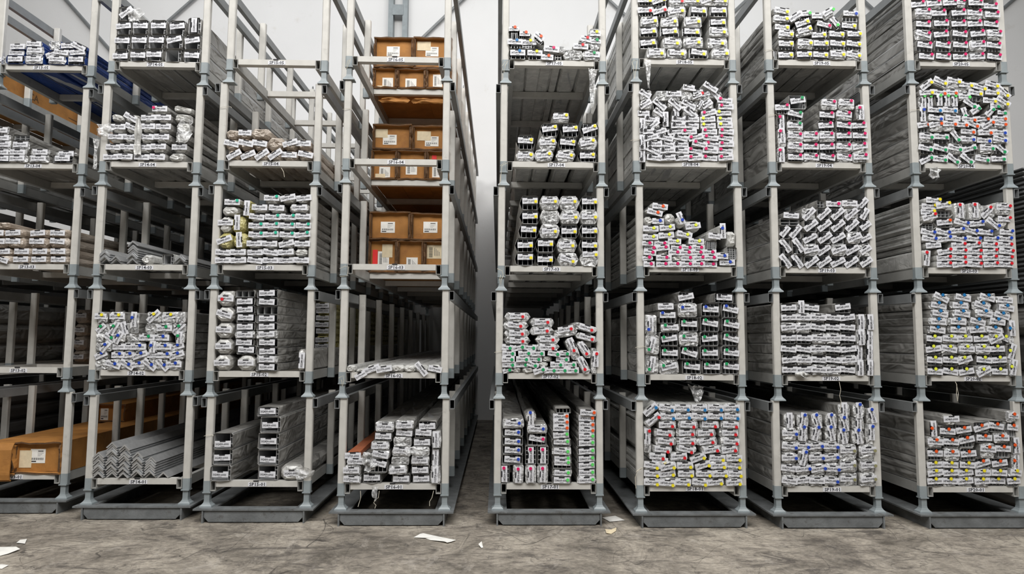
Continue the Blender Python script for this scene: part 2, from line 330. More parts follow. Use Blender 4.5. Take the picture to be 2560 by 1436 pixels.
# ------------------------------------------------------------------ profiles
_bm = {}
def q4(v): return round(v/.004)*.004
def body_meshes(kind, w, h, nx, ny, film, var, ln):
    w = max(.024, q4(w)); h = max(.02, q4(h)); key = (kind, w, h, nx, ny, film, var, ln)
    if key in _bm: return _bm[key]
    rnd = random.Random(str(key)); res = []
    t = .0035
    a, b = w/2, h/2
    if kind in 'ght':
        mb = MB(); m = 'aluminium'; ga, gb = a-.004-(.006 if (nx, ny) == (3, 2) and film == 'film_light' else 0), b-.003; y0 = .006
        hollow(mb, -ga, ga, y0, ln, -gb, gb, t, m)
        if kind == 't':
            sx = ga-.022
            if w > .08:
                mb.box(sx, sx+.002, y0, ln, -gb+t, gb-t, m)
                for k in (-.4, .4): mb.box(sx+.002, ga-t, y0, ln, k*gb, k*gb+.003, m)
        else:
            for i in range(1, nx):
                x = -ga+2*ga*i/nx+(rnd.random()-.5)*.006; mb.box(x-.0014, x+.0014, y0+.001, ln, -gb+t, gb-t, m, skip='LRDU' and ())
            for j in range(1, ny):
                z = -gb+2*gb*j/ny+(rnd.random()-.5)*.006; mb.box(-ga+t, ga-t, y0+.002, ln, z-.0014, z+.0014, m)
        res.append(('profile', mb.mesh('profile'), False))
    # sleeve of film round the profile
    mb = MB(); e = .0015
    bul = (.055 if (nx, ny) == (3, 2) and film == 'film_light' else .010) if kind in 'gh' else .004
    c = min(a, b)*(.22 if kind != 'f' else .5)
    def ring(y, k=1, j=.0025):
        aa, bb = a*k, b*k
        P = [(-aa+c, -bb), (0, -bb), (aa-c, -bb), (aa, -bb+c), (aa+(bul*.3), 0), (aa, bb-c), (aa-c, bb), (0, bb), (-aa+c, bb), (-aa, bb-c), (-aa-bul*.3, 0), (-aa, -bb+c)]
        return [(x+(rnd.random()-.5)*j, y, z+(rnd.random()-.5)*j) for x, z in P]
    rings = [ring(-.004 if kind != 'f' else .006, .985 if kind != 'f' else .86, .006), ring(.03, 1)]+[ring(q, 1, .009) for q in (.3, .62, .95, 1.3, 1.7, 2.2, 2.8, 3.6, 4.7)]+[ring(ln, 1)]
    for i in (0,):
        rings[i] = [(x, y+(rnd.random()-.6)*.014, z) for x, y, z in rings[i]]
    mb.loft(rings, film, caps=False)
    n = 12; L_ = len(rings)-1; mb.add(rings[-1], [tuple(range(n))], film)
    if kind in 'hf':
        # crinkled film closed over the end
        mc = 'film_clear' if kind == 'h' else ('film_light' if film == 'film' else film)
        r0 = rings[0]; r1 = [(x*.66+(rnd.random()-.5)*.01, -.006-rnd.random()*.012, z*.66+(rnd.random()-.5)*.008) for x, y, z in r0]
        r2 = [(x*.3, -.004-rnd.random()*.012, z*.3) for x, y, z in r0]
        vs = r0+r1+r2+[(0, -.01, 0)]
        fs = [(i, (i+1) % n, n+(i+1) % n, n+i) for i in range(n)]+[(n+i, n+(i+1) % n, 2*n+(i+1) % n, 2*n+i) for i in range(n)]+[(2*n+i, 2*n+(i+1) % n, 3*n) for i in range(n)]
        mb.add(vs, fs, mc)
    res.append(('plastic_wrap', mb.mesh('plastic_wrap'), True))
    _bm[key] = res; return res
_tg = {}
def tag_mesh(code, tw, th, var):
    tw = round(tw/.006)*.006; key = (code, tw, th, var)
    if key not in _tg:
        mb = MB(); k = tw/.128; rnd = random.Random(str(key)); a, b = tw/2, th/2
        # slightly curled paper: 4 columns
        xs = [-a, -a*.35, a*.35, a]; ys = [rnd.random()*.003, -.0008, -.0008, rnd.random()*.003]
        vs = [(x, y, z) for x, y in zip(xs, ys) for z in (-b, b)]+[(x, y+.0012, z) for x, y in zip(xs, ys) for z in (-b, b)]
        fs = [(2*i, 2*i+2, 2*i+3, 2*i+1) for i in range(3)]+[(8+2*i, 8+2*i+1, 8+2*i+3, 8+2*i+2) for i in range(3)]
        fs += [(0, 1, 9, 8), (6, 14, 15, 7)]+[(2*i+1, 2*i+3, 8+2*i+3, 8+2*i+1) for i in range(3)]+[(2*i, 8+2*i, 8+2*i+2, 2*i+2) for i in range(3)]
        mb.add(vs, fs, 'tag_white')
        fy = -.0076
        mb.box(-.023*k, .023*k, -.0026, -.0012, b-.0075, b+.001, 'ink')
        if code: add_text(mb, code, .0225*k, -.003*k, -.0030, -.002, 'ink', bold=.0003, fit=.106*k)
        mb.box(-.016*k, .014*k, -.0022, -.0012, -b+.005, -b+.0068, 'ink_faded')
        _tg[key] = mb.mesh('tag')
    return _tg[key]
_dt = {}
def dot_mesh(c):
    if c not in _dt:
        mb = MB(); n = 14; r = .0128
        def circ(rr, y): return [(rr*cos(2*pi*i/n), y, rr*sin(2*pi*i/n)) for i in range(n)]
        m = 'dotk' if c == 'w' else 'dot'+c
        mb.loft([circ(r, -.0015), circ(r, 0)], m)
        if c in 'w': mb.loft([circ(r*.62, -.0022), circ(r*.62, -.0014)], 'dotw')
        _dt[c] = mb.mesh('sticker_dot')
    return _dt[c]
SCL = {5: 'A', 4: 'A', 3: 'B', 2: 'B', 1: 'C'}
def crop(s, L):
    c = SCL[L]; y0 = {'A': 0, 'B': 440, 'C': 900}[c]
    if s in (1, 2): return 0, y0, {'A': .33433, 'B': .36223, 'C': .37333}[c]
    x0 = {3: 500, 4: 820, 5: 1200, 6: 1540, 7: 1860, 8: 2180}[s]
    k = {'A': .3342, 'B': .3622, 'C': .37338 if s == 4 else .3134}[c]
    return x0, y0, k
def fmt(n): return {1: 'first', 2: 'second', 3: 'third', 4: 'fourth', 5: 'fifth', 6: 'sixth', 7: 'seventh', 8: 'eighth', 9: 'ninth', 10: 'tenth', 11: 'eleventh', 12: 'twelfth', 13: 'thirteenth', 14: 'fourteenth'}.get(n, '%dth' % n)
ORD = fmt
def ordw(n):
    if n < 15: return fmt(n)
    if n < 20: return 'fifteenth sixteenth seventeenth eighteenth nineteenth'.split()[n-15]
    t, u = ('twent', 'thirt', 'fort')[n//10-2], n % 10
    return t+'y-'+fmt(u) if u else t+'ieth'
ATT = r'[@&^]-?\d+|![a-zA-Z-]|:(?:copper|brown|yellow|blue|light|[gfth])|[vnd]'
TOK = re.compile(r'^(-?\d+)(?:\{(\d+)x(\d+)\})?(?:/(-?\d+))?(?:\{(\d+)x(\d+)\})?((?:'+ATT+r')*)$')
def bay(s, L, code, dotc, kind, text, off=(45, 8), film='film', grid=(3, 2), hp=.35, back=0, depth=LEN-.1, ang=0):
    x0, y0, sc = crop(s, L); items = []
    rnd = random.Random(s*10+L)
    for line in text.strip().split('\n'):
        hd, tl = line.split('|'); H = hd.split(); y, h, w = map(float, H[:3]); c_, d_, k_, o_, f_ = code, dotc, kind, off, film
        for q in H[3:]:
            if q[:2] == 'c:': c_ = q[2:]
            if q[:2] == 'd:': d_ = q[2:]
            if q[:2] == 'k:': k_ = q[2:]
            if q[:2] == 'o:': o_ = tuple(map(float, q[2:].split(',')))
            if q[:2] == 'f:': f_ = 'film_'+q[2:]
        for tk in tl.split():
            m = TOK.match(tk)
            if not m: raise ValueError('bad token '+tk)
            px = float(m[1]); py = float(m[4]) if m[4] else y
            ww, hh = (float(m[2] or m[5]), float(m[3] or m[6])) if (m[2] or m[5]) else (w, h)
            I = dict(ta=ang, ba=0, dy=0, c=d_, k=k_, code=c_, off=o_, film=f_, v=False, n=False, d=False)
            for a in re.findall(ATT, m[7] or ''):
                if a in ('v', 'n', 'd'): I[a] = True
                if a[0] == '@': I['ta'] = float(a[1:])
                if a[0] == '&': I['ba'] = float(a[1:])
                if a[0] == '^': I['dy'] = float(a[1:])
                if a[0] == '!': I['c'] = a[1]
                if a[0] == ':':
                    if a[1:] in ('g', 'f', 't', 'h'): I['k'] = a[1:]
                    else: I['film'] = 'copper' if a[1:] == 'copper' else 'film_'+a[1:]
            X, Z = local(s, L, x0+px*sc, y0+py*sc, back)
            u = sc*(CAMD+SY[s]+back)/FPX
            bw, bh = ww*u, hh*u
            if I['v']: bw, bh = bh, bw; I['ta'] -= 90
            aw, ah = bw, bh
            if I['ba']:
                q = radians(abs(I['ba'])); aw, ah = bw*abs(cos(q))+bh*abs(sin(q))*.55, bw*abs(sin(q))*.75+bh*abs(cos(q))
                I['rot'] = 1
            I.update(x=X, z=Z, tx=X, tz=Z-I['dy']*u, u=u, w=bw, h=bh, aw=aw, ah=ah); items.append(I)
    lim = SW[s]/2-.062
    # pull each body clear of its neighbours and close small gaps beneath it
    for it in range(6):
        for i, A in enumerate(items):
            for B in items[i+1:]:
                ox = (A['aw']+B['aw'])/2-abs(A['x']-B['x']); oz = (A['ah']+B['ah'])/2-abs(A['z']-B['z'])
                if ox > 0 and oz > 0:
                    if ox < oz*1.6:
                        s_ = ox/2; sg = 1 if A['x'] > B['x'] else -1
                        for Q, g in ((A, sg), (B, -sg)):
                            if Q['aw'] > .03: Q['aw'] -= s_; Q['x'] += g*s_/2; Q['w'] = Q['w']-s_ if not Q.get('rot') else Q['w']*.97
                    else:
                        s_ = oz/2; sg = 1 if A['z'] > B['z'] else -1
                        for Q, g in ((A, sg), (B, -sg)):
                            if Q['ah'] > .022: Q['ah'] -= s_; Q['z'] += g*s_/2; Q['h'] = Q['h']-s_ if not Q.get('rot') else Q['h']*.95
    items.sort(key=lambda q: q['z']-q['ah']/2)
    for i, A in enumerate(items):
        bot = A['z']-A['ah']/2; sup = 0
        for B in items[:i]:
            if min(A['x']+A['aw']/2, B['x']+B['aw']/2)-max(A['x']-A['aw']/2, B['x']-B['aw']/2) > .2*min(A['aw'], B['aw']): sup = max(sup, B['z']+B['ah']/2)
        gap = bot-sup
        if A.get('rot'):
            if gap > 0: A['z'] -= min(gap, .03)
            elif sup == 0 and gap < 0: A['z'] -= gap
        elif gap > 0 and gap < .09: A['h'] += gap; A['ah'] += gap; A['z'] -= gap/2
        elif gap < 0 and sup == 0: A['h'] += gap; A['ah'] += gap; A['z'] -= gap/2
        if A['h'] < .02: A['h'] = A['ah'] = .02
        for sg in (-1, 1):
            ov = sg*A['x']+A['aw']/2-lim
            if ov > 0 and not A.get('rot'): A['w'] -= ov; A['x'] -= sg*ov/2; A['w'] = max(A['w'], .03); A['aw'] = A['w']
            elif ov > 0: A['x'] -= sg*ov
    # name the rows for the labels
    items.sort(key=lambda q: q['z']); rows = []
    for A in items:
        if rows and A['z']-rows[-1][0]['z'] < .45*max(.04, sum(q['h'] for q in rows[-1])/len(rows[-1])): rows[-1].append(A)
        else: rows.append([A])
    cr = CX[s, L]; sgn = 'SP%d-0%d' % (12+s, L)
    for ri, row in enumerate(rows):
        row.sort(key=lambda q: q['x'])
        for ci, A in enumerate(row):
            cn = DN.get(A['c'])
            film_w = {'film': '', 'film_brown': 'brown ', 'film_yellow': 'yellow ', 'film_blue': 'blue ', 'copper': 'copper-coloured '}.get(A['film'], '')
            if A['n']: look = film_w+'untagged film-wrapped profile'
            else: look = film_w+'profile'+(' with %s-dotted tag' % cn if cn and A['c'] != '-' else ' with plain white tag')
            if film_w == 'yellow-': look = look.replace('yellow-', 'yellow ')
            lab = '%s, %s from left in %s row up, bay %s' % (look, ordw(ci+1), ordw(ri+1), sgn)
            if back: lab = '%s set back, %s one up, bay %s' % (look, ordw(ri+1), sgn)
            yf = SY[s]+back-.012+rnd.random()*.02-(.01 if A.get('rot') else 0)
            k0 = A['k']; nmk = {'f': 'wrapped_profile', 't': 'box_tube'}.get(k0) or {(4, 2): 'eight_chamber_profile', (3, 2): 'six_chamber_profile', (4, 1): 'four_chamber_profile', (3, 1): 'three_chamber_profile'}.get(grid, 'two_chamber_profile')
            t = thing(nmk, lab, 'profile', (cr+A['x'], yf, ZL(s, L)+A['z']-A['h']/2), 'tagged profiles in bay '+sgn)
            k = A['k']; qq = k == 'q'
            if qq: k = 'g'; t['label'] = '%s bundle of small dark-ended strips in film, bay %s' % (['left', 'right'][A['x'] > .21], sgn)
            if k == 'g' and not qq and rnd.random() < hp: k = 'h'
            nx, ny = grid
            if A['v'] : nx, ny = ny, nx
            if qq: nx, ny = 7, 6
            if A['w'] < .07: nx = min(nx, 2)
            if A['h'] < .035: ny = 1
            rot = radians(A['ba'])
            for nm, me, sm in body_meshes(k, A['w'], A['h'], nx, ny, A['film'], rnd.randint(0, 2), depth-back):
                o = obj(nm, me, t, (0, 0, A['h']/2)); o.rotation_euler = (0, rot, 0)
            if A['n']: continue
            tw = min(.128, max(.06, (A['w'] if not A['v'] else A['h'])*1.15)) if not A['d'] else .125
            if A['w'] > .095 or (A['v'] and A['h'] > .095): tw = .126
            th = .047 if tw > .09 else .036
            ta = radians(A['ta']+A['ba']+rnd.uniform(-2.5, 2.5))
            ty = -.016 if k in 'hf' else -.010
            dx, dz = A['tx']-A['x'], A['tz']-A['z']
            g = obj('tag', tag_mesh(A['code'], tw, th, rnd.randint(0, 1)), t, (dx, ty, dz+A['h']/2), (0, ta, 0))
            if A['c'] != '-' and A['c']:
                ox, oy = A['off']; ox *= .001*1.03*(tw/.128 if tw < .1 else 1); oy *= .001
                if A['d']: ox = -ox
                X = ox*cos(ta)-oy*sin(ta); Zz = -oy*cos(ta)-ox*sin(ta)
                o = obj('sticker_dot', dot_mesh(A['c']), t, (dx+X, ty-.0045-(.0035 if abs(ox) > .03 else 0), dz+A['h']/2+Zz), (0, 0, 0)); o['label'] = cn+' round sticker'
            # the tag's number is part of its printed face
# ---- bay data: coordinates read off enlarged crops (see crop())
bay(1, 5, '321450-6000', '-', 'g', '''445 60 130|-10 125 265 435 575
395 45 115|130 270/378{130x60} 470@5 590@-8
355 40 115|147 265/332
405 38 110|405&-22
345 40 120|520 600/355&28
325 36 90|420n''', film='film_blue', hp=.8)
bay(2, 5, '322450-6000', '-', 't', '''410 95 120|905^10 1035 1160 1295n 1435
300 95 120|915 1045 1175 1310@-15 1440@-10
192 95 120|925@-8 1055 1190 1325@-8 1460v
88 95 110|945@-38''', hp=1)
bay(1, 4, '321460-6000', '-', 'g', '''1185 50 150|20 140 300 475
1140 45 140|20 145 315 500/1150{150x30}@-3
1080 60 120|30 160
1030 45 120|20 170n
975 60 120|15''', hp=.7)
bay(2, 4, '322740-6000', '-', 'f', '''1180 65 115|835 945 1065 1185 1325n
1105 65 110|850 960 1080 1195 1345{110x60}
1030 65 110|875 975 1100 1215 1365n
955 65 110|890 990@20 1115 1230 1375n
885 55 100|890n&12 985@30 1115 1228 1370{120x55}n
820 50 115|1200!m 1370{150x50}&12n''', off=(-45, -6))
bay(1, 3, '301720-6000', '-', 'f', '''580 50 120|20@15 150 275 408
525 50 120|20 155 280 408
455 55 130|-10 100 260 405@5
398 55 130|-15 100@-5 265@-5 405
345 45 100|10n''', film='film_brown')
bay(2, 2, '147310-6000', 'b', 'h', '''1310 72 90|690n 790@15 880@30 955@-5 1040@40 1125@45 1205
1245 60 85|700@-25 820!b 890@-10 975@-20 1075!- 1150 1225@-20
1188 60 85|670n 735@-50 825!- 890!- 965 1065v 1140 1220@-15
1125 60 90|680n 760@35!g 830@-60 920n 1025!g 1120 1245v!g
1060 70 90|700@-45!g 790@-60!g 865@75!- 1055n 1145!g 1235@-45!g
1000 60 90|935v
978 62 90|705!y 815!y 1070@-45!y 1175{110x60}@-15!y 1245n''', off=(15, -12), grid=(2, 2))
bay(3, 4, '321730-6000', '-', 'f', '''1165 75 105|260@-28 362@-22 468@-35 570@-35 670 795@10
1080 70 105|240@12 350@12 450@10 565{130x110}n 680@-18 775
1000 58 110|235n 340{90x50} 450{150x70}n''', film='film_brown')
bay(3, 3, '323840-6000', '-', 'f', '''595 45 105|162 270@-5 382@5 490 598 705
540 50 105|162@2 270 382@-3 492@8 600@-5 708n
480 52 105|383 482 600@-15 708
418 52 105|393!G 495!G 605!G 710@-5!G
355 52 105|390!G 500!G 605!G 715!G
295 50 105|395@5 505!G 612!G 718
232 50 105|418 530@3 690{150x60}@-3
165 58 105|498!G 612@-12 718@-8
455 100 100|175{95x100}:yellow@-20 278{95x100}:yellow@88
335 95 95|178 262v:yellow
245 55 115|210n 325/235v:yellow
195 50 105|228!G''', off=(42, -12))
bay(3, 2, '322280-6000', '-', 'g', '''1335 50 145|465
1282 50 145|465
1227 50 145|465
1165 50 145|465
1108 50 145|465
1057 50 145|465
1000 50 145|465
940 50 145|465n
885 50 145|465
825 50 145|465
1305 110 125|155:f 320:f
1215 55 130|322
1165 48 130|305
1112 50 130|315
1057 52 130|315
993 50 130|315
938 50 130|312
882 50 130|312
830 50 130|315n
1190 100 120|165:f
1078 100 120|170:f
970 100 120|172@15:f
862 105 120|180!r:f
1290 60 150|705v:f''', off=(-25, 8), grid=(3, 1), hp=.2)
bay(3, 1, '302430-6000', '-', 't', '''905 122 155|170^8 540^10
782 125 155|180
650 125 150|190^20
785 125 165|545^10
650 125 165|550
522 125 160|565
413 62 165|540
905 120 190|735:f''', hp=1)
bay(4, 2, '321770-6000', '-', 'f', '''1352 52 88|150n 305@-18 390@-8 480n 568n 645@50 740@10
1375 40 80|228@-30^20''', film='film_light')
bay(4, 1, '112720-6000', '-', 'g', '''805 62 120|160 295/797 490 625 720/775v
745 62 120|160@2 470@-3 618
685 55 115|190 340/698@12 485n 618/680
640 50 115|355/640@10 495/615
618 55 115|620n 720/662v
583 52 115|350 500/550n 630/560
520 50 115|370 512/497@6 640/495@3
455 62 120|382/455 515/445@-3 665/452
540 60 110|725v
650 45 80|168:copper''', grid=(4, 2), hp=.6)
bay(5, 5, '147280-6000', 'y', 'g', '''405 82 130|282!B 410{110x80} 693/420n!y 838/418!g
440 42 80|502!o
380 52 100|535!m@5
430 70 55|585n
385 60 45|612n
352 58 90|352n
322 52 100|262!B 365 865{85x55}!g
360 45 100|752!r@5
305 35 75|790!r@10
290 42 75|440&42!o
265 40 70|335!o
225 40 75|253!o
265 50 90|860
232 25 80|862n''', off=(15, -14), grid=(3, 2), film='film_light')
bay(5, 4, '154710-6000', 'y', 'g', '''1165 92 118|340 477@-8 640@8 803
1068 92 118|340/1055 505 655@5 805@-10
965 92 118|520@-10 675@-5 820@-22
875 60 108|603''', off=(45, -6), hp=.5, film='film_light')
bay(5, 3, '154710-6000', 'y', 'g', '''587 94 118|312^-15 450 605@14 760^-35
490 96 118|312 452^-12 600 755
392 96 118|336^-10 480 615 755
294 96 118|345^-5 483n 620 755
197 92 118|345^-12 480^-12 615^-12 757^-10''', off=(45, 8), hp=.3, film='film_light')
bay(5, 2, '154810-6000', 'g', 'f', '''1362 42 78|190@-20 245n 330n 410@-20 485 560 640
1322 40 78|200 290 365@20 430n 530 620
1285 42 80|195 295 380 460n 570
1245 42 80|200 310@-8 400 510@8 585
1205 42 78|190@8 268@-12 345
1157 50 150 d:r c:154870-6000 k:h o:42,6|258
1106 50 150 d:r c:154870-6000 k:h o:42,6|255
1050 50 150 d:r c:154870-6000 k:h o:42,6|245@5
988 50 150 d:r c:154870-6000 k:h o:42,6|258
1205 52 140 d:r c:154870-6000 k:h o:42,6|465
1147 52 140 d:r c:154870-6000 k:h o:42,6|465
1090 52 140 d:r c:154870-6000 k:h o:42,6|425@-3
1028 52 140 d:r c:154870-6000 k:h o:42,6|430@-4
1078 55 150 d:r c:154870-6000 k:h o:42,6|590&-10
1070 60 140 d:r c:154870-6000 k:h o:42,6|735&15
1135 55 140 d:r c:154870-6000 k:h o:42,6|735&14
1190 62 150 d:r c:154870-6000 k:h o:42,6|635&68
1215 60 135 d:r c:154870-6000 k:h o:42,6|715&55
1320 62 135 d:r c:154870-6000 k:h o:42,6|708&62
1285 60 150 d:r c:154870-6000 k:h o:42,6|797v''', off=(28, 4), film='film_light')
bay(5, 1, '154660-6000', 'l', 'g', '''912 82 140 c:147250-6000 d:m|195v 305v^5 405v 500v
762 90 140 c:147250-6000 d:m|405v 502v
795 70 165 c:147280-6000 d:b|258@5
722 68 165 c:147280-6000 d:b|260@5
652 68 165 c:147280-6000 d:b|260@5
580 68 165 c:147280-6000 d:b|260@3
505 75 165 c:147280-6000 d:b|265@4
630 85 155 c:147280-6000 d:m|455@8
550 75 155 c:147280-6000 d:b|455@2
468 85 95 c:147280-6000 d:b k:f|405v
960 58 150|650@2 850@-3
902 58 150|655@2 850@-2
845 50 150|655^-25 850@-3
790 55 150|655@-3 850@-2
730 65 150|650@4 850@-3
665 60 150|650^-10 850@-3
612 45 130|850
595 50 130|645/600@-3
545 45 120 d:o c:147830-6000|645 850/565@4
500 45 120 d:o c:147830-6000|645@-2 850/520
455 45 120 d:o c:147830-6000|645@-3 850/468@2
425 45 120 d:o c:147830-6000|665/410n 860/422@4''', off=(46, -4), grid=(4, 1), hp=.4)
bay(6, 5, '147280-6000', 'y', 'g', '''405 72 150|300 455@4 615@10 785
325 78 150|240@-8 418@3 575@-3 755@3
245 72 148|240@-5 400@-8 565 765@5
170 74 140|250@-10 400@-12 575@-10 765@-4
88 70 140|215{110x80}!r@-5 325{105x80}!r@-20 455@-8 615@3 765@2
10 62 120|215 320@-20 455!r 570 680@-20 775
-55 60 120|215 330 450 570 690
-115 60 120|215 330 450 570''', off=(40, 12), grid=(4, 2), hp=.5, film='film_light')
bay(6, 4, '147490-6000', 'm', 'g', '''1190 52 105|195/1165v!k 285@5!k 385@-5!k 485@-3!k 590@-5 700@5 815@-6
1137 48 105|280@25!k 380@-3!k 485!k 590@8 700@5 815@5
1090 48 105|195/1075v!k 285!k 380@12!k 485!k 620@12 720@8 820@-3
1040 48 105|255@-12!k 370@12!k 480@12!k 590@-14 705@5 820@8
995 46 105|195/950v!k 240@-5!k 320@-20!k 440@-5!k 545 695@3 820@2
950 48 105|270@-40!k 370n 465@-2!k 560@5!k 685@-3!Y 810!Y
905 48 105|265@5!k 365v!k 470@5!k 560@0!k 680@-6!Y 810!Y
855 50 105|205@-2!w 325@35!w 450v!w 555@40!k 690@-12 800!Y@-4
790 62 105|215@-30!w 325@38!w 440@42!w 545@28!w 625@-60!w 675@-35!w
812 42 100|815
762 42 100|810@6
730 50 100|600!w@-20
712 55 95|215@30!w 345n 430@0!w 535n 665@-15!r 740@50!w
668 48 80|540{85x55}@10!w 700{110x45}&30!w 610/695!w''', off=(-38, -10), film='film_light', grid=(2, 1), hp=.9)
bay(6, 3, '147800-6000', 'm', 'f', '''625 42 80|225 320 400 490 565 650
582 38 85|215@-5 325 420n 490 575@-5 650
545 36 80|230@5 325n 400 480 560 640
512 34 80|240@5 320@-3 420 490@5 565@3
482 34 90|215 315@3 400n
438 52 112 c:147810-6000 d:Y|235 345/425@-3 400/468{80x40} 470/420{120x70}@10 550/468{110x60}
380 50 112 c:147810-6000 d:Y|237@3 350/372@-4 530/360{115x75}@-8
318 62 72 c:147820-6000 d:b|220n!- 288/328
310 58 75 c:147820-6000 d:b|440/310&65 370/300n
262 36 125 c:147830-6000 d:o|265/268&15
228 40 125 c:147830-6000 d:o|300&8
430 70 90|680{90x60}@10!- 735/395v!b 800/430n!Y
612 48 85|765!b
570 60 75|728@5!b
495 70 75 k:q|655n
545 80 90 k:q|800n''', off=(22, -4), film='film_light')
bay(6, 2, '154650-6000', 'g', 'g', '''1335 92 132|248/1320v&0@8 365@-12 525@4 660 795@5
1240 92 132|245/1185v@12 370 505@15 645@2 795@8
1142 92 132|365@-8 500@2 645@-3 795@12
1045 90 132|375/1065{132x50} 505/1040 650/1035@10 795/1045@10
1042 80 130|237v!b
980 65 120|355!b
922 50 110|340!-
940 85 130|490!b@-3 650@2!b 790@10!b
855 72 100|480@-12!-
858 58 132|745@3!k''', off=(-42, -18), grid=(4, 2), hp=.4)
bay(6, 1, '147340-6000', 'y', 'h', '''980 62 125|283@4 405@6^5 530@3 665@5 790@-3 935@-3
912 58 125|285@4 408@-8 555@2 700@3 825@-3 945@3
845 56 128|283@8 410@-10^10 545@-2 690&-18 810@-3 940@5
787 52 125|650&-20 805 935
808 30 120|350@5
775 56 130 c:154800-6000 d:r|330@5 500@-5
720 58 150 c:154800-6000 d:r|370@5 560@14 755@-10 900@-8
655 62 160 c:154800-6000 d:r|395@5 565@2 722@-10 915@2
587 60 160 c:154800-6000 d:r|385@5 562@-4 712@-4 905@1
522 60 150 c:154800-6000 d:r|400@-3 570@3 745@3 908@3
455 52 122 c:147370-6000 d:B|410@3 535@-3 660@5 790@3 920@3
388 60 122 c:147370-6000 d:B|400@8 530@3 660@5 790@5 922
400 60 128 c:147370-6000 d:B|268&-42
475 58 128 c:154800-6000 d:r|290&-40
615 62 150 c:154800-6000 d:r k:h|246v''', off=(40, 16), grid=(4, 1), film='film_light')
bay(7, 5, '147210-6000', 'y', 'g', '''408 78 120|312@-3 445@-3 570@3 695@4 820@8
325 78 120|312@4 450@4 570 695@3 820@5
222 60 60|222/395{50x60}n
255 68 120|310@5 555/262{125x45}@-3 690@4 820@2
200 56 125|285@4
140 56 130|275@6
88 54 130|275@10
232 50 135|440&-16
172 52 130|432&-18
128 40 100|375&-32!-
100 40 90|450@-10!l
120 50 75|540!-
180 55 115|600@15!m
95 42 85|620&-30!l
160 38 85|672&50!l
188 55 130|785@2
140 42 125|790n!-
100 45 110|795!b''', off=(40, 4), grid=(4, 1), hp=.3)
bay(7, 4, '147270-6000', 'm', 'g', '''1170 72 120|380@2 500@5 620@8 750@5 865@-3
1090 74 120|380@2 500@2 620@-3 745@3 860@-8
1010 74 120|380@5 495@5 615@-3 740@-3 860
930 74 120 c:147330-6000 d:g|380@2
845 74 120 c:147330-6000 d:g|380@12
748 90 135 c:147350-6000 d:g k:t|395@-10
930 74 120|610@-3 745@8 860@-3
850 70 120|620@5 745@6
768 70 120|630@6 755@3
838 70 110|865v
1150 60 110|278v
1010 60 110|278v
900 60 110|278v
800 60 90|280''', off=(35, -16), grid=(4, 2), hp=.6)
bay(7, 3, '147280-6000', '-', 'g', '''597 82 95|460 550 645@-28 740 835
512 82 95|455@-15 550 645@-20 745@-28 835
430 82 95|455@-28 550 645@-30 750@-22 835@-28
345 82 95|455 550 645 740@-42 835
265 82 95|445@-45 545@-42 640@-42 735@-40 825@-58
195 52 100|525{55x50}n 618!m@3 720@3 815{90x60}@-48
590 78 95|280v 365v
482 80 95|285v 368v
385 80 90|280@-48 355@-52
318 48 140|312@5n
275 45 105|325@5''', ang=-36, off=(35, -2), grid=(2, 2), hp=.15)
bay(7, 2, '489240-6000', '-', 'g', '''1348 66 100|310 410@-3 510@2 610@-3 710@4
1280 68 100|310@-4 410@2 515@4 610@5 715@-3
1206 68 100|305@2 410@6 510@-2 610@2 715@-6
1130 70 100|310 410@2 515@3 610 715@3
1055 72 100|305@-5 405@-3 505@10 610@3 712@4
988 60 100|305@-2 405@3 505@2 610@3 712@-8
920 60 105|310@-2 390/915{70x50}v 465@5 680/915{110x50}@-10
1335 58 110|795v 868v
1225 58 105|795v 868v
1125 58 105|800v 868v
1020 58 105|805v 868v''', grid=(3, 2), hp=.45)
bay(7, 1, '154630-6000', 'b', 'h', '''955 86 106|355@6!- 465!-@-5 575!-@3 690@4
858 84 106|355!-@5 465@-8 585@-8 695@4
770 82 106|355 465v@15 570@-3 690@-5
680 82 106|355@6 460@3 565@-5 685@2
575 86 106|355@3 465v 570v@15 685v@-12
478 86 106|360v!- 465v@12 575v@-18 690v@-10
940 98 140 d:O|825 985@-5
830 95 140 d:O|820@-3 985@-2
712 90 140 d:O|820 985@-5
600 92 95|790v@-10 905v@-8
570 92 95|1010{130x90}v
500 90 95|795v@-14 905v!-
395 88 95|790v!- 905v
435 84 95|1015v@-15''', off=(46, 6), grid=(2, 3), hp=.5)
bay(8, 5, '147280-6000', 'm', 'g', '''420 76 128|398@6 525@5 655@-3 780@-4 910@6
335 76 128|385@8 520@6 650@5 780@-6 905@8
250 78 128|380@18 515@-8 650@8 780@-6 910@2
172 74 128|385@3 510@-3 645@-5 765@-3 890@5
90 66 128|375@3 500@-2 645@-6 765@3 885/112@2
40 40 120|885@4
20 64 128|345/25@-5 460@-8 575@-3 650/20{70x60}@3 765
-45 60 125|345 470 590 710 840
-105 60 125|345 470 590 710 840''', off=(38, -18), grid=(4, 2), hp=.2)
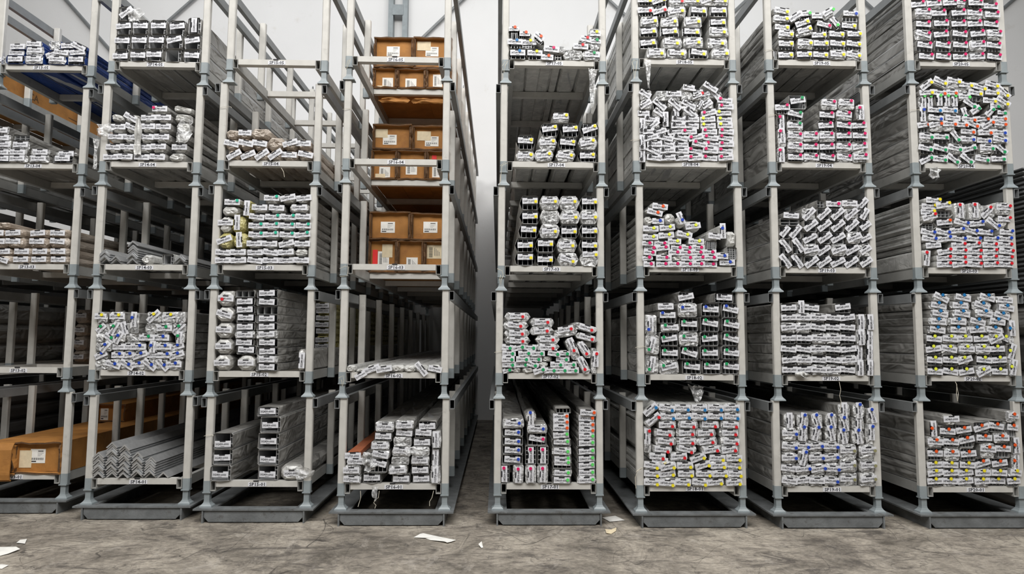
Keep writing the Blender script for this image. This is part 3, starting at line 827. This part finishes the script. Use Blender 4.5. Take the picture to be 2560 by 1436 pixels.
bay(8, 4, '147480-6000', 'g', 'g', '''1185 76 112|405@-28 505@4 605@38 705@38 820@8 935@-2
1105 76 112|395@12 505@15 615@12 725@-18 850@2 965@42
1015 66 112|405@3 520@3 620{90x70}@50 715/1035!b 835/1045!b 950/1038@10!b
978 48 112|715!o@2 835/990!o 950/985!b@3
925 42 118|385@-12!o 470@-14!o 570@2!o 655/930!o@3 745@22!o 860@-28!o 950/920!o@8
882 42 115|465@8!b 590!-@3 720/890!o 825@-6!o 945/885!o
850 50 100|375v!b
818 58 110|465@4!B 580@3!B
840 62 80|690@72 762/820&-32 865/835&-45:f 960/840
778 48 90|725/775@35 910/790!g 800/880n
748 58 78 d:l|378v 430v 492v 553v 612v
720 52 85 d:l|680
750 48 130|875!y@3 965/760&35!y
690 45 110|400@-5!y 500!o@3 590!o 655n 770!y@8 890!y@3 975&45!y
640 46 110|395/635&-38!y 500/610&26!y 610/600@8!y 700/630@4!y 800/650&16!y 890/632@14!y''', off=(36, 8), grid=(3, 2), hp=.5)
bay(8, 3, '154770-6000', 'r', 'f', '''612 46 105|490 590@-6 698@4 810@-2 915@4
568 46 105|490@-3 590@2 698@3 798@-5 915@3
524 46 105|490@-10 590@2 700@3 805@-5 915@5
480 46 105|415@-4!- 590@-4 695@-10 800@3 910@5
570 58 120|365v@8
436 46 105 d:b c:147340-6000|390@10 490@-8 595@5 700@4 820@3 912@3
390 46 105 d:b c:147340-6000|385@10 485@14 580/378@-3 675/378@18 770@3 915@3
330 50 105 d:b c:147340-6000|610/325@14 715@-5 825&38
320 72 115 d:o k:g|495@-8
350 50 100 k:g|388n
265 62 105 k:g|495n
285 46 95|385@-18
250 40 95 d:y|385@3
212 40 90 d:y|390@3 480/205@-8
172 42 95 d:y|415@2
240 82 108 k:h|605v 700v
245 85 110 k:h|790@-42^5
298 58 105|905@3 
220 72 105 k:h|895''', off=(44, -10), grid=(3, 2), film='film_light')
bay(8, 2, '154680-6000', 'Y', 'g', '''1348 82 108|425@4 540@8 645@-8 760@-28 870@3
1268 78 108|425@6 535@4 635{100x80}:f@-15 770@3 880@-3
1192 76 108|420@-10 530@10 640@3 757 855@-3
1122 70 108|425@3 535@4 635@2 750@-3 850@-25 915{70x50}@20
1210 64 105|955v@20
1318 64 110|962v@10
1060 58 132 d:B k:h c:154830-6000|445@6d 585@2d 720@-3d 838@8
1004 56 132 d:B k:h c:154830-6000|445@4d 580@2 725@14 850@12
948 56 132 d:B k:h c:154830-6000|465@8d 610@8 765@8 885/962@18
892 56 132 d:B k:h c:154830-6000|455@10d 605@4 755@18 920/910@8
838 56 125 d:B k:h c:154830-6000|465@28d 625@10 790@14 915/855@5!-
1050 58 125 d:B k:h c:154830-6000|960v''', off=(2, -22), grid=(3, 2), hp=.4)
bay(8, 1, '147460-6000', 'o', 'g', '''957 66 118 c:147440-6000 d:y|497@-3 615@2 740@-4 870@-6 1000@3 1125@-3
890 62 118 c:147440-6000 d:y|495@-8 618@-3 740@-6 870 1000@4 1135@6
828 62 118 c:147440-6000 d:y|498@-3 620@3 750@2
815 78 120|880@-18 1010@-8
738 86 118|500@3 625 755@-4
700 84 118|910@6 1040@4
645 84 118|500@2 625@3 755/630@-12 885/612@4 1020/612@2
672 60 120|1140v
800 60 110|1145v
545 82 118|600/562@5 730/550@-8 860/530@-14 990/520@8 1115/530@6
540 62 118|485v
440 84 118|1115@3
462 62 110|620!-:f''', off=(5, -18), grid=(4, 2), hp=.35)
# profiles that end further back in their bays
bay(3, 2, '323840-6000', '-', 'f', '''1190 58 95|845
1145 58 95|845
1085 58 95|850
1040 58 95|845
995 58 95|850
945 58 95|850
910 45 95|850''', back=.85, film='film_yellow')
bay(1, 2, '301720-6000', '-', 'f', '''1250 80 90|540
1150 80 90|545
1065 80 90|550
965 80 90|560''', back=1.2, film='film_brown')
# ------------------------------------------------------------------ angle bars
def angle_mesh(leg, t, ln):
    mb = MB(); a = leg
    pts = [(-a, -a), (0, 0), (a, -a), (a-t*1.0, -a-t*.2), (0, -t*1.45), (-a+t*1.0, -a-t*.2)]
    pts = [(-a, -a+.002), (-t*.3, -.001), (t*.3, -.001), (a, -a+.002), (a-t*.9, -a-t*.3), (0, -t*1.5), (-a+t*.9, -a-t*.3)]
    mb.prism(pts, 0, ln, 'angle_metal', caps=False)
    n = 7; mb.add([(x, 0, z) for x, z in pts], [(6, 5, 1, 0), (5, 4, 3, 2), (1, 5, 2)], 'angle_metal'); mb.add([(x, ln, z) for x, z in pts], [(0, 1, 5, 6), (2, 3, 4, 5), (2, 5, 1)], 'angle_metal')
    return mb.mesh('angle_bar')
AM = angle_mesh(.0465, .0095, 6.0)
def angles(s, L, cols, pitch, extra=()):
    x0, y0, sc = crop(s, L); rnd = random.Random(s+L*7); sgn = 'SP%d-0%d' % (12+s, L)
    for ci, (px, n) in enumerate(cols):
        X, _ = local(s, L, x0+px*sc, 1190 if L == 1 else 665)
        for k in range(n):
            o = obj('angle_bar', AM, None, (CX[s, L]+X+rnd.uniform(-.0015, .0015), SY[s]-.02+rnd.random()*.03, ZL(s, L)+.052+k*pitch))
            tag(o, 'silver angle bar, %s one up in the %s pile from left, bay %s' % (ordw(k+1), fmt(ci+1), sgn), 'metal bar', 'nested angle bars in bay '+sgn)
angles(2, 1, [(660, 9), (745, 13), (830, 12), (917, 9), (1005, 7), (1092, 1)], .0200)
angles(2, 3, [(725, 5), (805, 2), (915, 7), (1245, 3)], .0185)
o = obj('angle_bar', AM, None, (CX[2, 3]+local(2, 3, 335, 600)[0]-.006, SY[2]-.01, ZL(2, 3)+.052+7*.0185+.016)); o.scale = (1.0, 1, 1.0); o.rotation_euler = (0, radians(-6), 0)
tag(o, 'silver angle bar lying askew on top of the tallest pile, bay SP14-03', 'metal bar', 'nested angle bars in bay SP14-03')
bay(2, 3, '', '-', 'f', '''580 60 75|1010n
578 62 82|1160:tn''', film='film_light', hp=0)

# ------------------------------------------------------------------ cardboard boxes
def carton(name_label, X, Z, Y, w, h, ln, labels=(), rim=.035, group=None, torn=0, cat='box'):
    t = thing('cardboard_box', name_label, cat, (X, Y, Z), group); rnd = random.Random(name_label)
    mb = MB(); n = 6
    # walls stand proud of the end panel, with a wavy torn edge
    th = .013; a = w/2
    def wall(x0, x1, z0, z1, horizontal):
        ys = [rnd.uniform(-.012, .008) for _ in range(n+1)]; zs = [rnd.uniform(-.006, .003)*(1+torn) for _ in range(n+1)]
        for i in range(n):
            if horizontal:
                xa, xb = x0+(x1-x0)*i/n, x0+(x1-x0)*(i+1)/n
                vs = [(xa, ys[i], z0+zs[i]), (xb, ys[i+1], z0+zs[i+1]), (xb, ys[i+1], z1+zs[i+1]), (xa, ys[i], z1+zs[i]), (xa, rim+.02, z0), (xb, rim+.02, z0), (xb, rim+.02, z1), (xa, rim+.02, z1)]
            else:
                za, zb = z0+(z1-z0)*i/n, z0+(z1-z0)*(i+1)/n
                vs = [(x0+zs[i], ys[i], za), (x1+zs[i], ys[i], za), (x1+zs[i+1], ys[i+1], zb), (x0+zs[i+1], ys[i+1], zb), (x0, rim+.02, za), (x1, rim+.02, za), (x1, rim+.02, zb), (x0, rim+.02, zb)]
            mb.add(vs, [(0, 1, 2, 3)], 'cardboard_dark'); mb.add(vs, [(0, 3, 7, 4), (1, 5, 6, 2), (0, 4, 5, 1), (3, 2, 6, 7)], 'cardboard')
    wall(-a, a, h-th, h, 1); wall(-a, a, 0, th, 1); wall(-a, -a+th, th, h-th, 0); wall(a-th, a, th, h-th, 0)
    mb.box(-a, a, rim+.02, ln, 0, h, 'cardboard', skip='F'); obj('carton', mb.mesh('carton'), t)
    mb = MB(); mb.box(-a+th, a-th, rim, rim+.012, th, h-th, 'cardboard'); obj('end_panel', mb.mesh('end_panel'), t)
    # doubled flap folded back along the sides
    for sx in (-1, 1):
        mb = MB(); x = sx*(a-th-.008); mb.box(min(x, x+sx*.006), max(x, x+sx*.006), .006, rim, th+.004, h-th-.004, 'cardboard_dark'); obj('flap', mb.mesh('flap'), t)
    for k, (lx, lz, lw, lh, m, kd) in enumerate(labels):
        mb = MB(); mb.box(lx-lw/2, lx+lw/2, rim-.002-.001*k, rim-.0002, lz-lh/2, lz+lh/2, m)
        y = rim-.0026-.001*k
        if kd == 1:
            for q in range(16):
                xx = lx-lw*.40+q*lw*.05; mb.box(xx, xx+lw*(.018+.014*(q % 3 == 0)), y, y+.0006, lz-lh*.28, lz-lh*.12, 'ink')
            mb.box(lx-lw*.42, lx-lw*.1, y, y+.0006, lz-lh*.42, lz-lh*.34, 'ink'); mb.box(lx+.0, lx+lw*.36, y, y+.0006, lz+lh*.32, lz+lh*.38, 'ink')
            for q in range(3): mb.box(lx-lw*.02, lx+lw*(.38-.1*q), y, y+.0006, lz+lh*(.2-.1*q), lz+lh*(.22-.1*q), 'ink_faded')
        if kd == 2:
            for q in range(14):
                zz = lz-lh*.4+q*lh*.055; mb.box(lx-lw*.36, lx-lw*.12, y, y+.0006, zz, zz+lh*.028, 'ink')
            for q in range(4): mb.box(lx+lw*(.0+.1*q), lx+lw*(.03+.1*q), y, y+.0006, lz-lh*.3, lz+lh*(.3-.1*q), 'ink_faded')
        nm = 'shipping_label'
        o = obj(nm, mb.mesh(nm), t); o['label'] = {'paper': 'white printed paper label', 'paper_old': 'yellowed paper label', 'paper_red': 'red paper sticker'}[m]
    return t
def pxbox(s, L, rect, Y, ln, label, labs=(), scale=(820, 0, .3343), group=None, zfix=None, **kw):
    X0, Y0, k = scale; dy = Y-SY[s]
    x0, z1 = unproj(X0+rect[0]*k, Y0+rect[1]*k, Y); x1, z0 = unproj(X0+rect[2]*k, Y0+rect[3]*k, Y)
    if zfix is not None: z0 = zfix
    ll = []
    u = k*(Y+CAMD)/FPX
    for (lx, ly, lw, lh, m, kd) in labs:
        a, b = unproj(X0+lx*k, Y0+ly*k, Y+.035); ll.append((a-(x0+x1)/2, b-z0, lw*u, lh*u, m, kd))
    return carton(label, (x0+x1)/2, z0, Y, x1-x0, z1-z0, ln, ll, group=group, **kw)
YB = SY[4]+.66
g = 'cardboard boxes in the SP16 stack'
for L, sc, top, bot in ((5, (820, 0, .3343), [(345, 635, 275), (640, 925, 275)], [(338, 512, 503), (516, 728, 503), (733, 925, 503)]),
                        (4, (820, 0, .3343), [(335, 622, 925), (630, 905, 935)], [(325, 515, 1118), (522, 733, 1122), (738, 905, 1122)]),
                        (3, (820, 440, .3622), [(288, 566, 243), (572, 815, 253)], [(280, 474, 440), (478, 658, 445), (663, 815, 443)])):
    zb = ZL(4, L)
    ytop = bot[0][2]
    _, zr = unproj(sc[0]+bot[0][0]*sc[2], sc[1]+ytop*sc[2], YB)
    LB = {5: ([[(488, 385, 100, 78, 'paper', 1)], [(778, 387, 100, 76, 'paper', 1), (718, 345, 105, 72, 'paper_old', 0)]],
              [[(447, 625, 82, 90, 'paper', 2), (405, 665, 75, 50, 'paper_old', 0)], [(620, 635, 85, 98, 'paper', 2)], [(820, 605, 72, 98, 'paper', 2)]]),
          4: ([[(462, 1046, 105, 78, 'paper', 1), (398, 998, 100, 68, 'paper_old', 0)], [(776, 1058, 104, 78, 'paper', 1), (718, 1018, 105, 72, 'paper_old', 0)]],
              [[(424, 1292, 82, 90, 'paper', 2), (390, 1330, 75, 60, 'paper_old', 0)], [(624, 1260, 85, 98, 'paper', 2)], [(818, 1285, 78, 90, 'paper', 2), (795, 1178, 35, 30, 'paper_red', 0)]]),
          3: ([[(413, 355, 98, 78, 'paper', 1)], [(707, 355, 98, 78, 'paper', 1)]],
              [[(383, 570, 78, 98, 'paper', 2), (410, 518, 72, 92, 'paper_old', 0), (325, 570, 34, 120, 'paper_red', 0)], [(580, 605, 78, 84, 'paper', 2)], [(735, 525, 105, 95, 'paper_old', 2), (738, 628, 36, 30, 'paper_red', 0)]])}[L]
    for i, (a, b, y) in enumerate(bot):
        x0, _ = unproj(sc[0]+a*sc[2], 300, YB)
        t = pxbox(4, L, (a, ytop+4*i, b, ytop+200), YB, 5.2, 'brown cardboard box, %s of three in the lower row, bay SP16-0%d' % (['left', 'middle', 'right'][i], L), LB[1][i], sc, g, zfix=zb+.001)
    for i, (a, b, y) in enumerate(top):
        t = pxbox(4, L, (a, y, b, ytop), YB-.01+.015*i, 5.2, 'brown cardboard box, %s one of the upper row, bay SP16-0%d' % (['left', 'right'][i], L), LB[0][i], sc, g, zfix=zr+.004)
C1 = (0, 900, .37333)
pxbox(1, 1, (92, 552, 398, 766), SY[1]-.01, 5.6, 'open-ended brown cardboard box with two paper labels, bay SP13-01', [(255, 645, 95, 90, 'paper', 1), (172, 665, 78, 110, 'paper_old', 0)], C1, 'cardboard boxes in bay SP13-01', zfix=ZL(1, 1)+.001, torn=.6)
t = pxbox(1, 1, (-150, 565, 84, 775), SY[1]-.03, 5.4, 'torn orange cardboard box cut off by the left edge, bay SP13-01', (), C1, 'cardboard boxes in bay SP13-01', zfix=ZL(1, 1)+.001, torn=2)
mb = MB(); R = []
rn = random.Random(5); Xr = .5*(unproj(84*.37333, 1150, SY[1])[0]-unproj(-56, 1150, SY[1])[0])
for i, (zz, yy) in enumerate(((.25, -.01), (.2, -.035), (.1, -.04), (0, -.045), (-.04, -.04), (-.055, -.025))):
    R.append([(Xr-.10-rn.random()*.02, yy, zz), (Xr+.004, yy+.01, zz), (Xr+.004, yy+.02, zz+.004), (Xr-.10, yy+.02, zz+.004)])
mb.loft(R, 'cardboard'); o = obj('hanging_flap', mb.mesh('hanging_flap'), t); o['label'] = 'torn orange flap hanging over the front beam'
ytp = unproj(10, 900+552*.37333, SY[1])[1]
pxbox(1, 1, (640, 295, 835, 445), 1.7, 4.2, 'short brown cardboard box seen behind the SP14 cradle post, bay SP13-01', [(700, 365, 50, 75, 'paper', 1)], C1, 'cardboard boxes in bay SP13-01', zfix=ytp+.002)
# ------------------------------------------------------------------ far left stack: what shows between the posts
X0_ = CX[0, 1]
for i in range(2):
    for k in range(3):
        t = carton('long tan cardboard box, %s, %s from the front, far left stack' % (['inner side', 'outer side'][i], ordw(k+1)), X0_+.17-.34*i, ZL(0, 5)+.001, SY[0]+.1+1.92*k, .32, .15, 1.88, (), group='tan boxes in the far left stack')
        if i == 0 and k < 2:
            mb = MB(); vs, fs = text_data('SCA', .10, .002)
            mb.add([(.1605, .75+v.x, .075+v.y) for v in vs], fs, 'cardboard_dark'); mb.add([(.1605, 1.3, .05), (.1605, 1.62, .05), (.1605, 1.62, .06), (.1605, 1.3, .06)], [(0, 1, 2, 3)], 'cardboard_dark')
            o = obj('lettering', mb.mesh('lettering'), t); o['label'] = 'dark printed letters SCA'
def plainpile(L, film, n, w, h, word):
    for k in range(n):
        x = X0_-.33+w/2+(k % int(.66//w))*(w+.004); z = ZL(0, L)+(k//int(.66//w))*(h+.001)
        t = thing('wrapped_profile', '%s profile, %s of the pile in the far left stack, %s level' % (word, ordw(k+1), LN[L]), 'profile', (x, SY[0]-.01, z), 'profiles in the far left stack')
        for nm, me, sm in body_meshes('f', w, h, 1, 1, film, k % 3, LEN-.1): obj(nm, me, t, (0, 0, h/2))
plainpile(2, 'film', 9, .2, .19, 'grey film-wrapped'); plainpile(3, 'dark_steel', 12, .2, .145, 'dark grey'); plainpile(1, 'dark_steel', 12, .2, .15, 'dark'); plainpile(4, 'film_light', 4, .16, .1, 'pale film-wrapped')
# ------------------------------------------------------------------ far right pile
mb = MB(); w = .62; hh = .040
mb.box(0, w, 0, 6, 0, .009, 'rail_paint'); mb.box(0, w, 0, 6, hh-.009, hh, 'rail_paint'); mb.box(.02, w-.02, .01, 5.99, .009, hh-.009, 'dark_steel')
CH = mb.mesh('channel_bar')
mb = MB()
for a, b in ((0, .30), (.32, .62)): mb.box(a, b, 0, 6, 0, .19, 'dark_steel')
xr = 4.47; z = 0
for k in range(6):
    h = .30 if k < 5 else .28
    t = thing('wrapped_profile', 'large grey film-wrapped bundle, %s one up in the pile at the far right edge' % ordw(k+1), 'profile', (xr+.31, .15, z), 'bundles at the far right')
    for nm, me, sm in body_meshes('f', .62, h, 1, 1, 'film' if k % 2 else 'dark_steel', k % 3, 6.0): obj(nm, me, t, (0, 0, h/2))
    z += h+.002
k = 0
while z < 2.93:
    tag(obj('channel_bar', CH, None, (xr+random.uniform(-.012, .012), .15+random.random()*.05, z)), 'long dark grey channel bar, %s one up in the pile at the far right edge' % ordw(k+1), 'metal bar', 'channel bars at the far right'); z += hh+.001; k += 1
z = 0  # added pile, invented to block the bright wall and darken the left gaps
for k in range(6):
    t = thing('wrapped_profile', 'added dark filler bundle, %s one up in the far pile beyond the leftmost stack' % ordw(k+1), 'profile', (-6.35, .6, z), 'added dark filler bundles beyond the leftmost stack')
    for nm, me, sm in body_meshes('f', .6, .37, 1, 1, 'dark_steel', k % 3, 5.7): obj(nm, me, t, (0, 0, .185))
    z += .372
# ------------------------------------------------------------------ loose film, twine and paper
def crumple(name, label, px, py, Y, w, h, m='film_clear', seed=1, cat='plastic film', flat=False, tail=0, amp=.02, group=None):
    rnd = random.Random(seed); x, z = unproj(px, py, Y); nx, nz = 7, 9; vs = []
    for j in range(nz+1):
        v = j/nz; taper = (1-.75*v*tail) if tail else 1-.5*abs(v-.5)
        for i in range(nx+1):
            u = i/nx-.5; p = Vector((u*3+seed, v*3, seed*.7))
            n1 = noise.noise(p); n2 = noise.noise(p+Vector((5, 2, 9)))
            vs.append(((u*w*taper)+n1*amp*.8, n2*amp*1.6+abs(u)*amp, h*(.5-v)+noise.noise(p*1.7)*amp*.5))
    fs = [(j*(nx+1)+i, j*(nx+1)+i+1, (j+1)*(nx+1)+i+1, (j+1)*(nx+1)+i) for j in range(nz) for i in range(nx)]
    mb = MB(); mb.add(vs, fs, m); me = mb.mesh(name, True)
    o = obj(name, me, None, (x, Y, z)); return tag(o, label, cat, group)
gf = 'loose plastic film scraps'
crumple('plastic_film', 'crumpled clear film bunched on the left post of bay SP14-04', 258, 325, SY[2]-.035, .16, .12, seed=3, amp=.035, group=gf)
crumple('plastic_film', 'clear film strip hanging down left of bay SP14-04', 238, 385, SY[2]-.03, .05, .26, seed=4, amp=.02, tail=1, group=gf)
crumple('plastic_film', 'long clear film strip hanging over the tags of bay SP14-04', 342, 340, SY[2]-.045, .06, .30, seed=8, amp=.02, m='film_light', group=gf)
crumple('plastic_film', 'bulky clear film bundle hanging at the right of bay SP14-04', 455, 325, SY[2]-.05, .13, .22, seed=9, amp=.05, group=gf)
crumple('plastic_film', 'clear film strip hanging at the right below sign SP17-05', 1480, 220, SY[5]-.012, .07, .33, seed=11, amp=.02, tail=1, group=gf)
crumple('plastic_film', 'clear film strip hanging at the left below sign SP18-05', 1622, 185, SY[6]-.02, .05, .24, seed=12, amp=.015, tail=1, group=gf)
crumple('plastic_film', 'small clear film scrap hanging below sign SP20-04', 2338, 432, SY[8]-.02, .09, .10, seed=13, amp=.03, group=gf)
crumple('plastic_film', 'clear film scrap hanging below sign SP18-02', 1745, 985, SY[6]+.05, .12, .13, seed=14, amp=.04, tail=1, group=gf)
crumple('plastic_film', 'clear film scrap hanging below the left half of beam SP16-01', 938, 1236, SY[4]-.02, .05, .11, seed=15, amp=.02, tail=1, group=gf)
crumple('plastic_film', 'crumpled clear film over the tags left in bay SP16-01', 920, 1155, SY[4]-.05, .12, .14, seed=16, amp=.04, group=gf)
crumple('plastic_film', 'crumpled clear film in the middle of bay SP16-01', 1040, 1130, SY[4]-.05, .18, .06, seed=17, amp=.03, group=gf)
crumple('plastic_film', 'clear film scrap at the right of bay SP15-01', 755, 1185, SY[3]-.05, .15, .09, seed=18, amp=.04, group=gf)
crumple('plastic_film', 'white film lump below the second tag of bay SP19-02', 2005, 936, SY[7]-.03, .09, .05, seed=19, amp=.03, m='film_light', group=gf)
crumple('plastic_film', 'clear film on top of the pile in bay SP14-05', 335, 35, SY[2]-.02, .13, .12, seed=21, amp=.03, group=gf)
crumple('plastic_film', 'clear film draped at the lower left of bay SP19-01', 1640, 5, SY[6]+.1, .1, .1, seed=22) if False else None
for a, b, w_, sd in ((985, 250, .30, 31), (1072, 252, .34, 33)):
    crumple('cardboard_flap', 'torn brown cardboard flap sagging below the %s boxes of bay SP16-05' % ('left' if a < 1000 else 'right'), a, b, YB+.02, w_, .05, 'cardboard', sd, 'box', amp=.02, group='torn flaps below the SP16-05 boxes')
def twine(label, pts, Y, r=.0022):
    P = [(*unproj(a, b, Y-.006*(i % 2)),) for i, (a, b) in enumerate(pts)]
    mb = MB(); tube(mb, [(x, Y-.006*(i % 2), z) for i, (x, z) in enumerate(P)], r, 'twine', 4)
    tag(obj('twine', mb.mesh('twine'), None), label, 'string', 'loose twine on the racks')
twine('white twine loop knotted at the left bracket of bay SP18-05', [(1580, 155), (1586, 150), (1593, 152), (1590, 175), (1586, 198), (1584, 170), (1580, 155)], SY[6]-.025)
twine('white twine loop at the left bracket of bay SP17-05', [(1256, 165), (1262, 155), (1270, 152), (1263, 165), (1260, 182), (1256, 170)], SY[5]-.025)
twine('white twine loop at the left bracket of bay SP17-04', [(1250, 415), (1262, 406), (1268, 408), (1255, 415), (1252, 440), (1249, 462)], SY[5]-.025)
twine('white twine loop at the left bracket of bay SP17-03', [(1243, 672), (1256, 678), (1258, 690), (1253, 700), (1252, 716), (1249, 700), (1252, 688)], SY[5]-.025)
twine('white twine tied at the left bracket of bay SP16-05', [(866, 165), (870, 152), (876, 148), (872, 160), (866, 172)], SY[4]-.025)
twine('white twine tied at the left bracket of bay SP16-03', [(849, 672), (862, 666), (872, 668), (868, 690), (850, 692)], SY[4]-.025)
twine('white twine hanging from the left bracket of bay SP16-02', [(846, 946), (858, 940), (860, 952), (856, 968), (854, 950)], SY[4]-.025)
twine('white twine loop at the left post of bay SP18-01', [(1590, 1180), (1602, 1172), (1607, 1171), (1594, 1178), (1588, 1195), (1590, 1222)], SY[6]-.025)
twine('long white twine hanging below sign SP19-02', [(2098, 955), (2102, 975), (2099, 990), (2103, 1005), (2101, 1025)], SY[7]-.02)
twine('white twine loop hanging below sign SP20-02', [(2388, 955), (2392, 962), (2391, 985), (2394, 1004), (2396, 985), (2391, 962)], SY[8]-.02)
twine('thin white twine hanging below the left end of beam SP16-01', [(901, 1228), (902, 1245), (899, 1255), (895, 1268)], SY[4]-.02)
twine('curly white twine below the middle of beam SP16-01', [(948, 1228), (946, 1245), (938, 1252), (934, 1258), (940, 1264), (937, 1272)], SY[4]-.02)
twine('thin white twine hanging below the right end of beam SP16-01', [(1084, 1228), (1080, 1245), (1074, 1255), (1074, 1266)], SY[4]-.02)
twine('pale twine hanging below sign SP15-04', [(703, 420), (709, 430), (711, 443)], SY[3]-.02)
for nm, s, a, y in (('SP17-02', 5, (1238, 1256), 880), ('SP18-02', 6, (1590, 1612), 868), ('SP18-04', 6, (1578, 1600), 350), ('SP19-05', 7, (1912, 1930), 125), ('SP19-04', 7, (1922, 1940), 288), ('SP20-04', 8, (2275, 2298), 275), ('SP15-04', 3, (552, 577), 268), ('SP16-04', 4, (858, 876), 272), ('SP15-01', 3, (512, 532), 1089)):
    twine('thin twine tied round the left post of bay '+nm, [(a[0]-2, y+2), (a[0]+4, y), (a[1], y-1), (a[1]+2, y+2)], SY[s]-.006, .0018)
def floorpt(px, py):
    d = Fw + Rt*((px-1280)/FPX) - Up*((py-718)/FPX); t = CAMH/-d.z; return d.x*t, d.y*t-CAMD
def paper(label, poly, m='paper', lift=.006, seed=0, printed=0):
    rnd = random.Random(seed); pts = [floorpt(*p) for p in poly]; cx = sum(p[0] for p in pts)/len(pts); cy = sum(p[1] for p in pts)/len(pts)
    n = len(pts); z = [.003+rnd.random()*lift for _ in pts]
    vs = [(x-cx, y-cy, q) for (x, y), q in zip(pts, z)]+[(0, 0, .004+lift*.6)]+[(x-cx, y-cy, q-.0012) for (x, y), q in zip(pts, z)]+[(0, 0, .0028+lift*.6)]
    fs = [(i, (i+1) % n, n) for i in range(n)]+[(n+1+(i+1) % n, n+1+i, 2*n+1) for i in range(n)]+[(i, n+1+i, n+1+(i+1) % n, (i+1) % n) for i in range(n)]
    mb = MB(); mb.add(vs, fs, m); return tag(obj('paper_scrap', mb.mesh('paper_scrap'), None, (cx, cy, 0)), label, 'paper', 'paper scraps on the floor')
paper('torn white paper sheet on the concrete in front of the SP16 stack', [(1034, 1346), (1050, 1340), (1058, 1338), (1100, 1345), (1140, 1354), (1128, 1358), (1118, 1361), (1112, 1359), (1075, 1352), (1062, 1347)], seed=1, lift=.012)
paper('tiny white paper scrap right of the torn white sheet', [(1196, 1369), (1204, 1362), (1208, 1371), (1203, 1372)], seed=2, lift=.02)
paper('white leaflet on the floor between the SP17 and SP18 bases', [(1505, 1296), (1538, 1292), (1562, 1303), (1524, 1307)], seed=3)
paper('crumpled yellow and white paper scrap in front of the white leaflet', [(1513, 1326), (1528, 1328), (1541, 1323), (1540, 1330), (1528, 1337), (1516, 1337)], m='paper_old', seed=4, lift=.02)
paper('small white paper scrap on the floor at the left edge', [(41, 1360), (50, 1353), (67, 1351), (62, 1363)], seed=5)
paper('large white curled paper cut off by the left edge of the floor', [(-30, 1376), (40, 1375), (50, 1378), (20, 1388), (-10, 1394), (-30, 1396)], seed=6, lift=.02)
paper('white paper cut off at the lower left corner of the floor', [(-30, 1415), (5, 1413), (22, 1416), (5, 1424), (-30, 1424)], seed=7)
